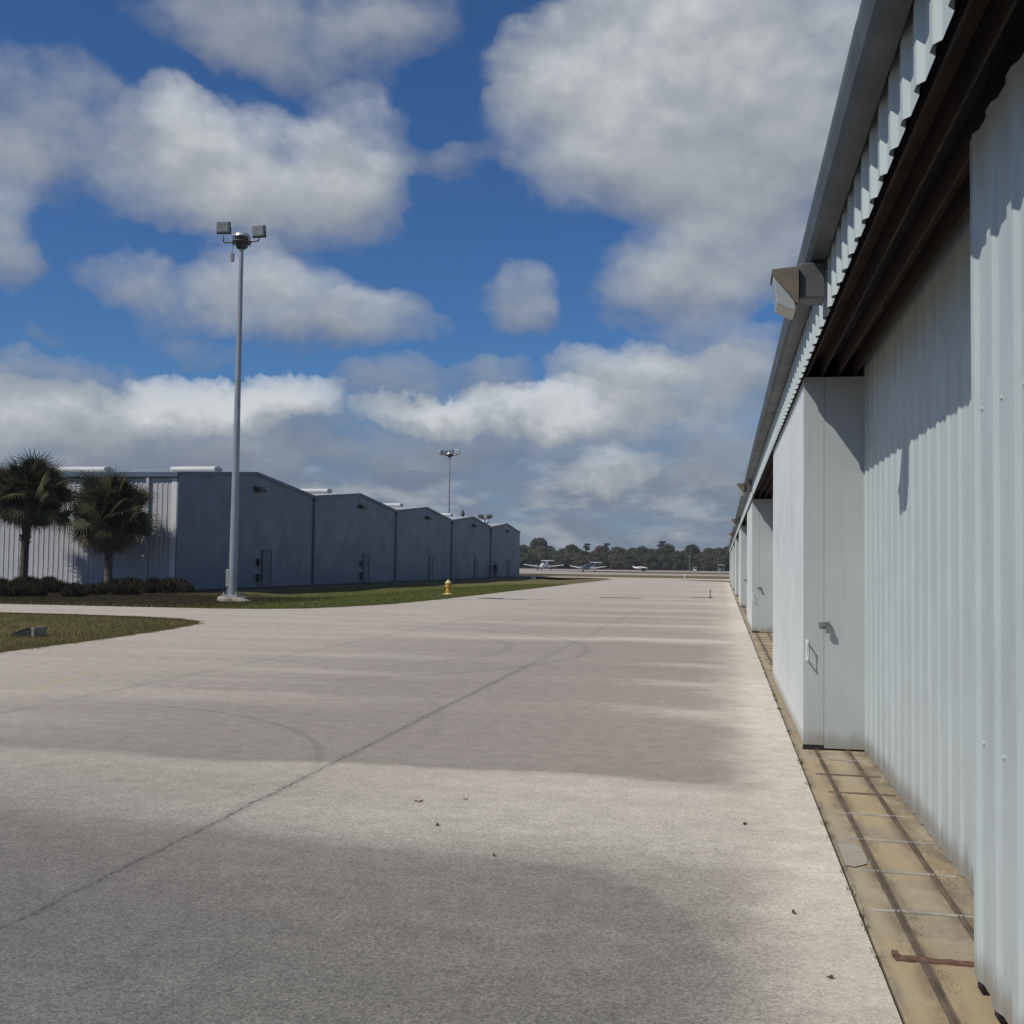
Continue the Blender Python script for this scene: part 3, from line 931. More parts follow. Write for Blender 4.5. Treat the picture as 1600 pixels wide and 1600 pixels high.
# ------------------------------------------------------------------ right hangar with sliding doors
def right_hangar():
    Y0, Y1 = -26.0, 126.0
    root = thing('hangar', 'pale corrugated steel hangar with tall sliding doors under a dark gutter, along the right', 'hangar', (6.0, 50.0, 0))
    wx = 1.235
    mb = MB()
    corr(mb, Y0, Y1, 0.012, 3.49, lambda s, o, z: (wx - o, s, z), 0.0105, style='soft')
    corr(mb, wx + .005, 18.0, 0.012, lambda s: 3.70 + min(s - .6, 18.6 - s) * 0.13, lambda s, o, z: (s, Y1 + o, z), 0.03)
    mb.box((17.7, Y0, 0.0), (18.0, Y1 - .01, 3.6))
    for zz in (1.33, 2.42):                                   # rows of screw heads belong to the sheet
        y = 3.0
        while y < 28:
            mb.lathe([(0.010, 0), (0.010, 0.006), (0.005, 0.009)], 6, (wx, y, zz), Matrix(((0, 0, -1), (0, 1, 0), (1, 0, 0))))
            y += PITCH
    mb.build('wall', M['white_steel'], root)
    # roof sheet, above the gutter
    mb = MB()
    mb.prism([(0.60, 3.765), (9.3, 4.92), (18.1, 3.765), (18.1, 3.81), (9.3, 4.965), (0.585, 3.81)], 1, Y0 + .002, Y1 + .12)
    mb.build('roof', M['roof'], root)
    # gutter
    mb = MB()
    sec = [(0.640, 3.757), (0.640, 3.585), (0.545, 3.585), (0.522, 3.62), (0.505, 3.70), (0.505, 3.757), (0.530, 3.757), (0.530, 3.745), (0.515, 3.742), (0.515, 3.70), (0.533, 3.625), (0.550, 3.597), (0.628, 3.597), (0.628, 3.757)]
    y = Y0
    k = 0
    while y < Y1:
        y2 = min(y + 6.1, Y1)
        d = 0.0015 * (k % 2)
        mb.prism([(a - d, b) for a, b in sec], 1, y, y2 + (0.0 if k % 2 else 0.0))
        y = y2
        k += 1
    fix_normals(mb.build('gutter', M['gutter'], root))
    # ribbed fascia panel hanging in front of the door heads
    mb = MB()
    corr(mb, Y0, Y1, 3.275, 3.742, lambda s, o, z: (0.672 - o, s, z), 0.024, phase=0.11)
    mb.build('fascia', M['white_steel'], root)
    mb = MB()
    mb.box((0.676, Y0, 3.345), (0.694, Y1, 3.745))
    mb.build('header', M['soffit'], root)
    mb = MB()
    mb.box((0.696, Y0, 3.50), (1.228, Y1, 3.54))
    mb.build('soffit', M['soffit'], root)
    for (xa, xb) in ((0.725, 0.870), (1.00, 1.15)):
        mb = MB()
        for x in (xa, xb - 0.012):
            mb.box((x, Y0, 3.33), (x + .012, Y1, 3.488))
        mb.box((xa, Y0, 3.489), (xb, Y1, 3.498))
        mb.build('guide_channel', M['guide'], root)
    # door leaves, in pairs side by side
    k = -1
    while True:
        a = 10.3 + 18.1 * k
        b = a + 6.3
        if a > 125:
            break
        if b > 126:
            b = 125.9
        mb = MB()
        mb.box((0.705, a + 0.002, 0.045), (0.8785, b, 3.322))
        lf = mb.build('outer_door', M['leaf_front'], root, bevel=0.008)
        mb = MB()
        mb.box((0.702, a - 0.004, 0.05), (0.8790, a + 0.0, 3.318))
        mb.build('edge_flashing', M['leaf_edge'], lf, bevel=0.002)  # camera-facing side of the leaf, shaded by its greyer colour
        mb = MB()
        mb.box((0.700, a - 0.006, 0.006), (0.878, a + 0.03, 0.043))
        mb.build('rubber_seal', M['rubber'], lf)
        mb = MB()                                               # U handle standing off the edge
        mb.tube([(0.735, a - 0.002, 0.95), (0.735, a - 0.075, 0.95), (0.735, a - 0.075, 0.80), (0.735, a - 0.002, 0.80)], 0.009, 8)
        mb.box((0.720, a - 0.009, 0.775), (0.750, a - 0.0045, 0.975))
        mb.build('handle', M['hw_white'], lf)
        mb = MB()
        mb.box((0.8815, a + 0.002, 0.02), (1.230, b - .02, 3.32))
        l2 = mb.build('inner_door', M['leaf_front'], root, bevel=0.008)
        mb = MB()
        mb.box((0.8812, a - 0.003, 0.022), (1.232, a + 0.0, 3.316))
        mb.build('edge_flashing', M['leaf_edge'], l2, bevel=0.002)
        mb = MB()                                               # hasp and padlock
        mb.box((0.835, a - 0.016, 1.088), (0.925, a - 0.0075, 1.130))
        mb.box((0.905, a - 0.040, 1.082), (0.922, a - 0.014, 1.136))
        mb.tube([(0.913, a - .050, 1.10), (0.905, a - .060, 1.125), (0.913, a - .045, 1.14), (0.921, a - .030, 1.125), (0.913, a - .035, 1.085)], 0.004, 6)
        mb.box((0.890, a - 0.062, 1.035), (0.935, a - 0.036, 1.086))
        mb.build('hasp', M['hw'], l2, bevel=0.002)
        k += 1
    # the near ribbed leaf that stands partly drawn across the opening
    mb = MB()
    a, b = -1.5, 4.66
    corr(mb, a, b, 0.045, 3.322, lambda s, o, z: (0.972 - o, s, z), 0.015, phase=0.16, style='soft')
    mb.box((0.974, a, 0.06), (1.165, b - 0.004, 3.318))
    mb.box((0.962, b - 0.006, 0.045), (1.168, b + 0.010, 3.322))
    for zz in (0.95, 2.22):
        y = 0.2
        while y < 4.6:
            mb.lathe([(0.009, 0), (0.009, 0.005), (0.004, 0.008)], 6, (0.972, y + .05, zz + .004 * math.sin(y * 9)), Matrix(((0, 0, -1), (0, 1, 0), (1, 0, 0))))
            y += PITCH
    lf = mb.build('ribbed_door', M['white_steel'], root)
    for y in (4.55, 4.28, 3.97, 3.66, 3.1):
        mb = MB()
        mb.box((0.962, y, 0.016), (0.985, y + 0.06, 0.044))
        mb.build('rubber_seal', M['rubber'], lf)
    return root


right_hangar()


# rails the doors roll on: let into the concrete strip
def door_track():
    root = thing('door_track', 'pair of rusty floor rails with cross bars in the tan strip beside the right hangar', 'track', (0.95, 10, 0.004))
    for x in (0.81, 1.085):
        mb = MB()
        mb.box((x - 0.015, -3, 0.0), (x - 0.005, 125.5, 0.015))
        mb.box((x + 0.005, -3, 0.0), (x + 0.015, 125.5, 0.015))
        mb.box((x - 0.0048, -3, 0.0), (x + 0.0048, 125.5, 0.009))
        mb.build('rail', M['rail'], root)
    segs = [(3.9, 10.0), (17.0, 28.1), (35.2, 46.2)]
    n = 0
    for (a, b) in segs:
        y = b - 0.22
        while y > a and n < 48:
            if not (4.6 < y < 5.3 or y < 4.6):
                w = rng.uniform(-.05, .06)
                mb = MB()
                mb.tube([(0.70 + max(w, -.03), y + 0.01, 0.006), (0.95, y, 0.009), (1.20, y - 0.012, 0.007)], 0.0085, 8)
                mb.build('cross_bar', M['bar' if n in (3, 5, 6) or n % 4 == 0 else 'rail'], root)
                n += 1
            y -= 0.705
    mb = MB()
    rings = []
    n_ = 26
    for i in range(n_ + 1):
        x = 0.70 + .52 * i / n_
        w = .026 + rng.uniform(-.004, .004)
        h = .017 + rng.uniform(-.004, .004)
        yc = 4.895 - .01 * i / n_
        rings.append([(x, yc - w, .004), (x, yc + w, .004), (x, yc + w * .96, h * .8), (x, yc + w * .6, h), (x, yc - w * .6, h + rng.uniform(-.002, .002)), (x, yc - w * .96, h * .8)])
    mb.loft(rings)
    mb.box((0.694, 4.90, 0.006), (0.720, 4.950, 0.024))
    o = fix_normals(mb.build('cross_bar', M['rust'], root))
    o['label'] = 'thick flat cross bar covered in red rust'


door_track()


def wall_flood(y, label, first=False):
    root = thing('wall_floodlight', label, 'floodlight', (0.62, y, 3.30), 0, 'floodlights under the hangar gutter')
    mb = MB()
    mb.box((0.470, y - .11, 3.335), (0.636, y + .11, 3.568))
    mb.build('ballast_box', M['ballast'], root, bevel=0.012)
    # head: cheeks and hood, open front facing down and out
    mb = MB()
    sec = [(0.466, 3.535), (0.300, 3.520), (0.300, 3.490), (0.452, 3.300), (0.466, 3.300)]
    mb.prism(sec, 1, y - .150, y - .140)
    mb.prism(sec, 1, y + .140, y + .150)
    mb.prism([(0.466, 3.535), (0.466, 3.523), (0.300, 3.508), (0.300, 3.520)], 1, y - .1395, y + .1395)
    mb.prism([(0.466, 3.522), (0.466, 3.300), (0.456, 3.300), (0.456, 3.521)], 1, y - .1395, y + .1395)
    h = mb.build('lamp_housing', M['bronze'], root)
    fix_normals(h)
    mb = MB()
    mb.prism([(0.306, 3.486), (0.330, 3.300), (0.440, 3.245), (0.452, 3.270), (0.440, 3.330), (0.320, 3.480)], 1, y - .135, y + .135)
    fix_normals(mb.build('lens', M['lens'], h, bevel=0.008))


for i_, (y_, lb) in enumerate(((7.45, 'nearest bronze floodlight under the right hangar gutter, large against the sky'), (26.1, 'second floodlight along the right hangar gutter, small against low clouds'),
                               (45.0, 'third floodlight along the right hangar gutter, above the far door leaves'), (63.5, 'farthest tiny floodlight on the right hangar gutter, close to the tree line'))):
    wall_flood(y_, lb)


# ------------------------------------------------------------------ left hangar row with five gables
def left_hangar():
    X0, XB = -29.0, -80.0
    YS = [56.1, 76.5, 97.1, 118.2, 139.2, 159.8]
    E, P = 6.32, 7.16
    root = thing('hangar', 'long slate-blue hangar row with five low gables and a white ribbed near wall', 'hangar', (X0 - 20, 105, 0))

    def top(y):
        for a, b in zip(YS[:-1], YS[1:]):
            if a - .01 <= y <= b + .01:
                m_ = (a + b) / 2
                return E + (P - E) * (1 - abs(y - m_) / ((b - a) / 2))
        return E
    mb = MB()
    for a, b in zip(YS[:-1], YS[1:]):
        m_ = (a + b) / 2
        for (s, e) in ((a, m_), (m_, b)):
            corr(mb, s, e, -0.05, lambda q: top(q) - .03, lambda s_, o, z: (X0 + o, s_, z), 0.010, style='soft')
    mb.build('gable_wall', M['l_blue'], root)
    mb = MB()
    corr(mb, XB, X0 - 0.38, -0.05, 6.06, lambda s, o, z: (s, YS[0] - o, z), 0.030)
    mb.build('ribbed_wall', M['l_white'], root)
    mb = MB()
    mb.box((X0 - 0.375, YS[0] - .045, -0.05), (X0 - 0.06, YS[0] + .02, 6.06))
    mb.build('corner_trim', M['vent'], root)
    mb = MB()
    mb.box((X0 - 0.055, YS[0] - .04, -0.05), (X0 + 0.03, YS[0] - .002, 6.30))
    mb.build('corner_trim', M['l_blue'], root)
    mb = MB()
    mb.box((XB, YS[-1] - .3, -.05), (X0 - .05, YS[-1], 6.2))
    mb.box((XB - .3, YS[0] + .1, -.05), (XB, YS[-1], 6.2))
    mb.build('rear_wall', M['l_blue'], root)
    # roof: one folded sheet per gable
    mb = MB()
    for a, b in zip(YS[:-1], YS[1:]):
        m_ = (a + b) / 2
        a2 = a - 0.10 if a == YS[0] else a
        b2 = b + 0.10 if b == YS[-1] else b
        mb.prism([(a2, E), (m_, P), (b2, E), (b2, E + .05), (m_, P + .05), (a2, E + .05)], 0, XB, X0 + .02)
    mb.build('roof', M['roof'], root)
    # rake trim along the zigzag and downpipes in the valleys
    mb = MB()
    for a, b in zip(YS[:-1], YS[1:]):
        m_ = (a + b) / 2
        mb.prism([(a, E - .14), (m_, P - .14), (b, E - .14), (b, E + .07), (m_, P + .07), (a, E + .07)], 0, X0 + .025, X0 + .10)
    mb.build('rake_trim', M['l_trim'], root)
    mb = MB()
    mb.box((XB, YS[0] - .20, 6.10), (X0 + .02, YS[0] - .105, 6.36))
    mb.box((XB, YS[0] - .104, 6.08), (X0 + .02, YS[0] - .03, 6.12))
    mb.build('eave_gutter', M['l_trim'], root)  # the gutter's own shadow is put into this dark slate colour
    for y in YS[1:5]:
        mb = MB()
        w = 0.09 if y < 130 else 0.35
        mb.box((X0 + .026, y - w, -.05), (X0 + .13, y + w, E - .16))
        mb.box((X0 + .026, y - w - .06, E - .40), (X0 + .22, y + w + .06, E - .15))
        mb.build('downpipe', M['l_trim'], root)
    mb = MB()
    mb.box((X0 - 1.82, YS[0] - .155, -.02), (X0 - 1.66, YS[0] - .035, 6.09))
    mb.box((X0 - 1.85, YS[0] - .165, 4.0), (X0 - 1.63, YS[0] - .157, 4.06))
    mb.box((X0 - 1.85, YS[0] - .165, 1.6), (X0 - 1.63, YS[0] - .157, 1.66))
    mb.build('downpipe', M['l_white'], root)
    for i, (a, b) in enumerate(zip(YS[:-1], YS[1:])):
        m_ = (a + b) / 2
        # ridge ventilators
        for (xa, xb) in (((X0 - 5.6, X0 - 2.6), (X0 - 14.5, X0 - 10.2)) if i == 0 else ((X0 - 5.4, X0 - 2.6),)):
            mb = MB()
            sec = [(m_ - .42, P + .03), (m_ - .42, P + .16), (m_ - .55, P + .18), (m_ - .55, P + .30), (m_ - .25, P + .40), (m_ + .25, P + .40), (m_ + .55, P + .30), (m_ + .55, P + .18), (m_ + .42, P + .16), (m_ + .42, P + .03)]
            mb.prism(sec, 0, xa, xb)
            v = mb.build('ridge_vent', M['vent'], root)
            mb = MB()
            mb.prism([(m_ - .58, P + .16), (m_ - .58, P + .32), (m_, P + .45), (m_ + .58, P + .32), (m_ + .58, P + .16)], 0, xb + .002, xb + .05)
            mb.build('end_cap', M['roof'], v)
        # door beside the middle
        yd = m_ + 1.9
        mb = MB()
        mb.box((X0 + .026, yd - .62, -.04), (X0 + .07, yd + .62, 2.25))
        d = mb.build('door', M['l_door'], root)
        mb = MB()
        mb.tube([(X0 + .071, yd - .42, 1.05), (X0 + .13, yd - .42, 1.05), (X0 + .13, yd - .30, 1.05)], 0.018, 8)
        mb.build('handle', M['hw'], d)
        mb = MB()
        mb.box((X0 + .026, yd - .74, -.04), (X0 + .10, yd - .63, 2.36))
        mb.box((X0 + .026, yd + .63, -.04), (X0 + .10, yd + .74, 2.36))
        mb.box((X0 + .026, yd - .629, 2.26), (X0 + .10, yd + .629, 2.36))
        mb.build('frame', M['l_trim'], d)
        # meter boxes
        if i < 2:
            for (zz, hh) in ((1.55, .42), (.55, .5)):
                mb = MB()
                mb.box((X0 + .026, yd - 1.55, zz - hh / 2), (X0 + .20, yd - 1.25, zz + hh / 2))
                mb.tube([(X0 + .08, yd - 1.4, zz - hh / 2 - .3), (X0 + .08, yd - 1.4, zz - hh / 2)], .03, 8)
                mb.build('meter_box', M['dark'], root, bevel=0.01)
        # wall pack under the peak
        mb = MB()
        yl = m_ + .25
        mb.prism([(X0 + .026, 6.30), (X0 + .20, 6.30), (X0 + .42, 6.12), (X0 + .42, 6.02), (X0 + .026, 6.02)], 1, yl - .55, yl + .55)
        l = mb.build('wall_light', M['dark'], root)
        fix_normals(l)
        mb = MB()
        mb.prism([(X0 + .12, 6.018), (X0 + .40, 6.018), (X0 + .34, 5.96), (X0 + .16, 5.96)], 1, yl - .45, yl + .45)
        fix_normals(mb.build('lens', M['lampgrey'], l))
    # service connection low on the last downpipe
    mb = MB()
    y = YS[4] + .2
    mb.tube([(X0 + .6, y - .5, -.05), (X0 + .6, y - .5, 1.0), (X0 + .6, y + .5, 1.0), (X0 + .6, y + .5, -.05)], .09, 8)
    mb.box((X0 + .35, y - .35, .75), (X0 + .85, y + .35, 1.55))
    mb.lathe([(.22, 0), (.22, .05), (.05, .06)], 12, (X0 + .6, y, 1.85))
    mb.tube([(X0 + .6, y, 1.5), (X0 + .6, y, 1.86)], .05, 8)
    o = mb.build('backflow_valve', M['dark'])
    o.location = (0, 0, 0)
    tag(o, 'dark pipe and valve assembly at the far foot of the slate-blue hangar', 'valve')
    # floodlight bracket on the roof valley
    t_ = thing('roof_floodlight', 'dark twin floodlight on a short mast in the roof valley before the last gable', 'floodlight', (X0 - .8, YS[4], E))
    mb = MB()
    mb.tube([(X0 - .8, YS[4], E), (X0 - .8, YS[4], E + 1.15)], .07, 8)
    mb.tube([(X0 - 1.3, YS[4], E + 1.1), (X0 - .2, YS[4], E + 1.1)], .05, 8)
    mb.tube([(X0 - .8, YS[4], E + .75), (X0 - .1, YS[4], E + .05)], .035, 6)
    mb.build('mast', M['dark'], t_)
    for dx in (-.5, .6):
        mb = MB()
        mb.obox((X0 - .8 + dx, YS[4] - .1, E + 1.38), (.34, .26, .17), Matrix.Rotation(R(-18), 3, 'X'))
        mb.build('lamp', M['dark'], t_, bevel=0.03)
    # small cowl on the fourth ridge
    mb = MB()
    m_ = (YS[3] + YS[4]) / 2
    mb.lathe([(.18, 0), (.18, .25), (.30, .26), (.30, .30), (.10, .7), (.02, .95)], 12, (X0 - 1.2, m_ - .2, P))
    o = mb.build('roof_cowl', M['dark'], root)
    return root


left_hangar()


# ------------------------------------------------------------------ light masts
def light_mast(name, label, x, y, H, heads, ring_r, rb, rt, scale=1.0):
    root = thing(name, label, 'light mast', (x, y, 0), 0, 'tall floodlight masts')
    mb = MB()
    mb.tube([(x, y, 0.22), (x, y, 3.5), (x, y, H * .5), (x, y, H)], [rb, rb * .93, (rb + rt) / 2, rt], 16)
    pole = mb.build('pole', M['galv'], root, smooth=True, auto=40)
    mb = MB()
    mb.box((x - rb - .16, y - rb - .16, 0.16), (x + rb + .16, y + rb + .16, 0.22))
    for sx in (-1, 1):
        for sy in (-1, 1):
            mb.lathe([(.035, 0), (.035, .07), (.02, .09), (.02, .14)], 8, (x + sx * (rb + .09), y + sy * (rb + .09), .22))
    mb.build('base_plate', M['galv'], root, bevel=0.01)
    mb = MB()
    mb.lathe([(.62, -.35), (.60, .10), (.55, .155)], 18, (x, y, 0))
    mb.obox((x + .62, y - .55, .0), (.42, .16, .10), Matrix.Rotation(R(-28), 3, 'Z') @ Matrix.Rotation(R(9), 3, 'Y'))
    mb.build('footing', M['foot'], root, bevel=0.02)
    mb = MB()
    mb.box((x - rb - .10, y - .10, .55), (x - rb + .03, y + .10, 1.25))
    mb.tube([(x - rb - .05, y, .1), (x - rb - .05, y, .6)], .035, 8)
    mb.build('junction_box', M['galv'], root, bevel=0.01)
    # head frame with domed cover
    mb = MB()
    r = ring_r
    mb.lathe([(rt + .02, H - .42), (rt + .10, H - .40), (r * .75, H - .20), (r * .80, H - .12), (r * .80, H + .02), (rt, H + .03)], 18, (x, y, 0))
    for k in range(6):
        a = k * math.pi / 3 + .2
        mb.tube([(x + r * .95 * math.cos(a), y + r * .95 * math.sin(a), H - .30), (x + r * .95 * math.cos(a), y + r * .95 * math.sin(a), H + .08)], .022, 6)
    ringpts = [(x + r * math.cos(2 * math.pi * k / 20), y + r * math.sin(2 * math.pi * k / 20), H - .14) for k in range(21)]
    mb.tube(ringpts, .04, 6)
    mb.build('head_frame', M['dark'], root)
    mb = MB()
    mb.lathe([(r * .98, H + .08), (r * .92, H + .17), (r * .6, H + .26), (r * .2, H + .30)], 20, (x, y, 0))
    mb.build('cover', M['shiny'], root, smooth=True, auto=40)
    mb = MB()
    mb.tube([(x - r * .95, y - .1, H - .30), (x - r * .95, y - .1, H - .62)], .012, 6)
    mb.box((x - r * .95 - .06, y - .16, H - .95), (x - r * .95 + .06, y - .04, H - .60))
    mb.build('counterweight', M['lampgrey'], root)
    for (dx, dy, dz, w, h, mat, tilt, yaw) in heads:
        mb = MB()
        mb.tube([(x + dx * .42, y + dy * .42, H - .14), (x + dx * .97, y + dy * .97, H - .10), (x + dx, y + dy, H - .04), (x + dx, y + dy, H + dz - h / 2)], .032, 8)
        arm = mb.build('lamp_arm', M['dark'], root)
        rot = Matrix.Rotation(R(yaw), 3, 'Z') @ Matrix.Rotation(R(tilt), 3, 'X')
        mb = MB()
        c = (x + dx, y + dy, H + dz)
        mb.obox(c, (w / 2, .11, h / 2), rot)
        lamp = mb.build('lamp', M[mat], arm, bevel=0.03)
        mb = MB()
        f = rot @ Vector((0, -.118, 0))
        mb.obox((c[0] + f.x, c[1] + f.y, c[2] + f.z), (w / 2 - .05, .006, h / 2 - .05), rot)
        mb.build('lens', M['lampgrey' if mat == 'lampgrey' else 'lens'], lamp)
        mb = MB()
        for s in (-1, 1):
            e = rot @ Vector((s * (w / 2 + .012), 0, -h * .25))
            mb.obox((c[0] + e.x, c[1] + e.y, c[2] + e.z), (.010, .05, h * .27), rot)
        e = rot @ Vector((0, 0, -h / 2 - .02))
        mb.obox((c[0] + e.x, c[1] + e.y, c[2] + e.z), (w / 2 + .02, .05, .012), rot)
        mb.build('yoke', M['dark'], lamp)


light_mast('light_mast', 'tall galvanised floodlight mast on a concrete footing in front of the slate-blue hangar', -19.57, 42.7, 14.85,
           [(-0.80, .0, .52, .56, .47, 'lampgrey', 6, 4), (0.76, .0, .30, .53, .47, 'lampgrey', 6, -3)], .36, .17, .085)
light_mast('light_mast', 'distant floodlight mast with white lamps rising behind the slate-blue hangar roof', -40.7, 164.0, 18.1,
           [(-1.25, -.1, .35, .62, .75, 'vent', 8, 35), (-.45, -.5, .30, .62, .6, 'lampgrey', 8, 10), (.35, -.4, .42, .70, .7, 'lampgrey', 8, -8), (1.25, -.1, .42, .75, .75, 'vent', 8, -30)], .6, .20, .11)


# ------------------------------------------------------------------ hydrant, small street furniture
def hydrant():
    x, y = -14.4, 58.15
    z0 = float(ground_z(x, y))
    root = thing('fire_hydrant', 'small yellow fire hydrant with pale flange on the grass verge by the pavement', 'hydrant', (x, y, z0))
    mb = MB()
    mb.lathe([(.11, -.1), (.11, .16), (.16, .165), (.16, .20), (.105, .205), (.105, .56), (.145, .565), (.145, .60)], 18, (x, y, z0))
    mb.build('barrel', M['yellow'], root, smooth=True, auto=35)
    mb = MB()
    mb.lathe([(.17, .60), (.165, .63), (.12, .70), (.05, .745), (.045, .745), (.045, .80), (.02, .805)], 18, (x, y, z0))
    mb.build('bonnet', M['paleyel'], root, smooth=True, auto=35)
    for (ax, r, l) in ((0, .06, .15), (180, .06, .15), (-90, .08, .16)):
        m_ = Matrix.Rotation(R(ax), 3, 'Z') @ Matrix.Rotation(R(90), 3, 'Y')
        mb = MB()
        mb.lathe([(r * .8, .08), (r * .8, l - .03), (r, l - .028), (r, l + .02), (r * .4, l + .03), (r * .4, l + .05)], 12, (x, y, z0 + .46), m_)
        mb.build('nozzle_cap', M['yellow'], root)
    mb = MB()
    mb.lathe([(.30, -.05), (.30, .035), (.20, .05), (.13, .09)], 18, (x, y, z0))
    mb.build('base_flange', M['paleyel'], root)


hydrant()


def small_things():
    # mitred drain end in the island grass
    x, y = -14.15, 21.2
    root = thing('drain_inlet', 'low concrete drain end with dark sloping grate in the grass island', 'drain', (x, y, 0))
    mb = MB()
    mb.prism([(x - .36, -.1), (x + .18, -.1), (x + .18, .175), (x + .12, .175), (x - .36, .02)], 1, y + .16, y + .22)
    mb.prism([(x + .10, -.1), (x + .18, -.1), (x + .18, .174), (x + .10, .174)], 1, y - .22, y + .159)
    fix_normals(mb.build('headwall', M['foot'], root))
    mb = MB()
    mb.prism([(x - .34, .0), (x + .095, .145), (x + .095, .12), (x - .34, -.03)], 1, y - .158, y + .158)
    for k in range(6):
        f = k / 5
        xx = x - .32 + f * .40
        mb.tube([(xx, y - .225, .035 + f * .135), (xx, y + .157, .035 + f * .135)], .010, 6)
    mb.prism([(x - .355, -.05), (x + .11, -.05), (x + .11, .135), (x - .355, .0)], 1, y - .232, y - .222)
    fix_normals(mb.build('grate', M['dark'], root))

    def cover(name, cx, cy, rx, ry, label, cat):
        mb = MB()
        n = 24
        vs, fs = [], []
        for (k_, z) in ((1.0, .003), (1.0, .012), (.93, .014)):
            for i in range(n):
                a = 2 * math.pi * i / n
                vs.append((cx + rx * k_ * math.cos(a), cy + ry * k_ * math.sin(a), z))
        for j in range(2):
            for i in range(n):
                i2 = (i + 1) % n
                fs.append((j * n + i, j * n + i2, (j + 1) * n + i2, (j + 1) * n + i))
        fs.append(tuple(2 * n + i for i in range(n)))
        mb.add(vs, fs)
        tag(mb.build(name, M['dark_iron'], loc=(cx, cy, 0)), label, cat)
    M['dark_iron'] = paint('dusty_cast_iron', (.115, .105, .095), 0.8, var=0.25, scale=8.0)
    cover('manhole_cover', -10.75, 51.9, .62, .62, 'round dark manhole cover in the pavement near the yellow hydrant', 'manhole')
    mb = MB()
    mb.box((-6.1, 56.4, .004), (-4.0, 56.95, .012))
    for k in range(20):
        mb.box((-6.05 + k * .1, 56.45, .0125), (-6.0 + k * .1, 56.9, .018))
    tag(mb.build('drain_grate', M['dark_iron'], loc=(-5, 56.7, 0)), 'long low dark drain grate across the middle of the far pavement', 'drain')
    mb = MB()
    mb.box((-1.65, 59.6, .004), (-.85, 60.2, .012))
    for k in range(8):
        mb.box((-1.62 + k * .1, 59.65, .0125), (-1.57 + k * .1, 60.15, .018))
    tag(mb.build('drain_grate', M['dark_iron'], loc=(-1.2, 59.9, 0)), 'short dark drain grate beside the thin marker post near the right hangar', 'drain')
    # post on the pavement
    root = thing('marker_post', 'thin grey post standing alone on the far pavement near the right hangar', 'post', (-.66, 60.0, 0))
    mb = MB()
    mb.tube([(-.66, 60, 0.003), (-.66, 60, .44), (-.66, 60, .47)], [.035, .035, .02], 10)
    mb.build('post', M['lampgrey'], root)
    mb = MB()
    mb.lathe([(.13, .003), (.13, .03), (.05, .05)], 14, (-.66, 60, 0))
    mb.build('base', M['dark'], root)
    # white markers in the grass
    z = float(ground_z(-24.6, 146))
    mb = MB()
    mb.prism([(-24.9, z - .05), (-24.3, z - .05), (-24.35, z + .22), (-24.6, z + .28), (-24.85, z + .22)], 1, 145.7, 146.3)
    tag(mb.build('concrete_marker', M['vent'], loc=(-24.6, 146, z), bevel=0.02), 'small white concrete marker in the grass past the end of the slate-blue hangar', 'marker')
    mb = MB()
    mb.tube([(-5.7, 172, -.05), (-5.7, 172, .35)], .12, 10)
    mb.lathe([(.14, .35), (.12, .5), (.03, .56)], 10, (-5.7, 172, 0))
    tag(mb.build('marker_post', M['vent'], loc=(-5.7, 172, 0)), 'short pale marker post in the grass strip between the two far taxiways', 'post')
    # signs and shed beside the runway
    root = thing('airfield_sign', 'small dark airfield sign on two legs right of the small white single-engine aeroplane', 'sign', (-22.0, 318, 0))
    mb = MB()
    mb.box((-22.7, 317.9, .35), (-21.3, 318.15, 1.25))
    mb.build('panel', M['dark'], root, bevel=0.03)
    for dx in (-.5, .5):
        mb = MB()
        mb.tube([(-22 + dx, 318.02, -.03), (-22 + dx, 318.02, .36)], .05, 8)
        mb.build('leg', M['hw'], root)
    # utility pole
    y = 485
    x = (1077 - 1130) / FPX * y + 0.6
    root = thing('utility_pole', 'thin grey utility pole in front of the trees beyond the runway', 'pole', (x, y, 0))
    mb = MB()
    mb.tube([(x, y, 0), (x, y, 6.9)], [.22, .15], 8)
    mb.build('post', M['hw'], root)
    mb = MB()
    mb.box((x - .8, y - .08, 6.2), (x + .8, y + .08, 6.4))
    mb.build('cross_arm', M['hw'], root)
    # shelter frame
    x = (1126 - 1130) / FPX * y + .2
    root = thing('shelter', 'small grey open shelter on posts before the far trees, beside the right hangar edge', 'shelter', (x, y, 0))
    for dx in (-1.3, 1.3):
        for dy in (-1, 1):
            mb = MB()
            mb.tube([(x + dx, y + dy, -.03), (x + dx, y + dy, 2.5)], .14, 8)
            mb.build('post', M['hw'], root)
    mb = MB()
    mb.prism([(x - 1.7, 2.5), (x + 1.7, 2.5), (x + 1.7, 2.75), (x, 3.1), (x - 1.7, 2.75)], 1, y - 1.4, y + 1.4)
    mb.build('roof', M['galv'], root)
    mb = MB()
    mb.box((x - 1.1, y + .6, .0), (x + 1.1, y + .8, 1.5))
    mb.build('cabinet', M['galv'], root)
    # little utility cart
    x = (1089 - 1130) / FPX * 430
    y = 430
    root = thing('utility_cart', 'small white utility cart with dark load bed at the far runway edge', 'cart', (x, y, 0))
    mb = MB()
    mb.prism([(x - 1.2, .35), (x + .1, .35), (x + .1, .75), (x - .35, .80), (x - .6, .95), (x - 1.1, .85), (x - 1.2, .65)], 1, y - .55, y + .55)
    mb.build('body', M['white'], root, bevel=0.03)
    mb = MB()
    mb.box((x - 1.0, y - .6, 1.62), (x + .2, y + .6, 1.70))
    for dx in (-.85, .1):
        for dy in (-.5, .5):
            mb.tube([(x + dx, y + dy, .7), (x + dx, y + dy, 1.63)], .03, 6)
    mb.build('canopy', M['white'], root)
    mb = MB()
    mb.box((x + .12, y - .6, .45), (x + 1.5, y + .6, .95))
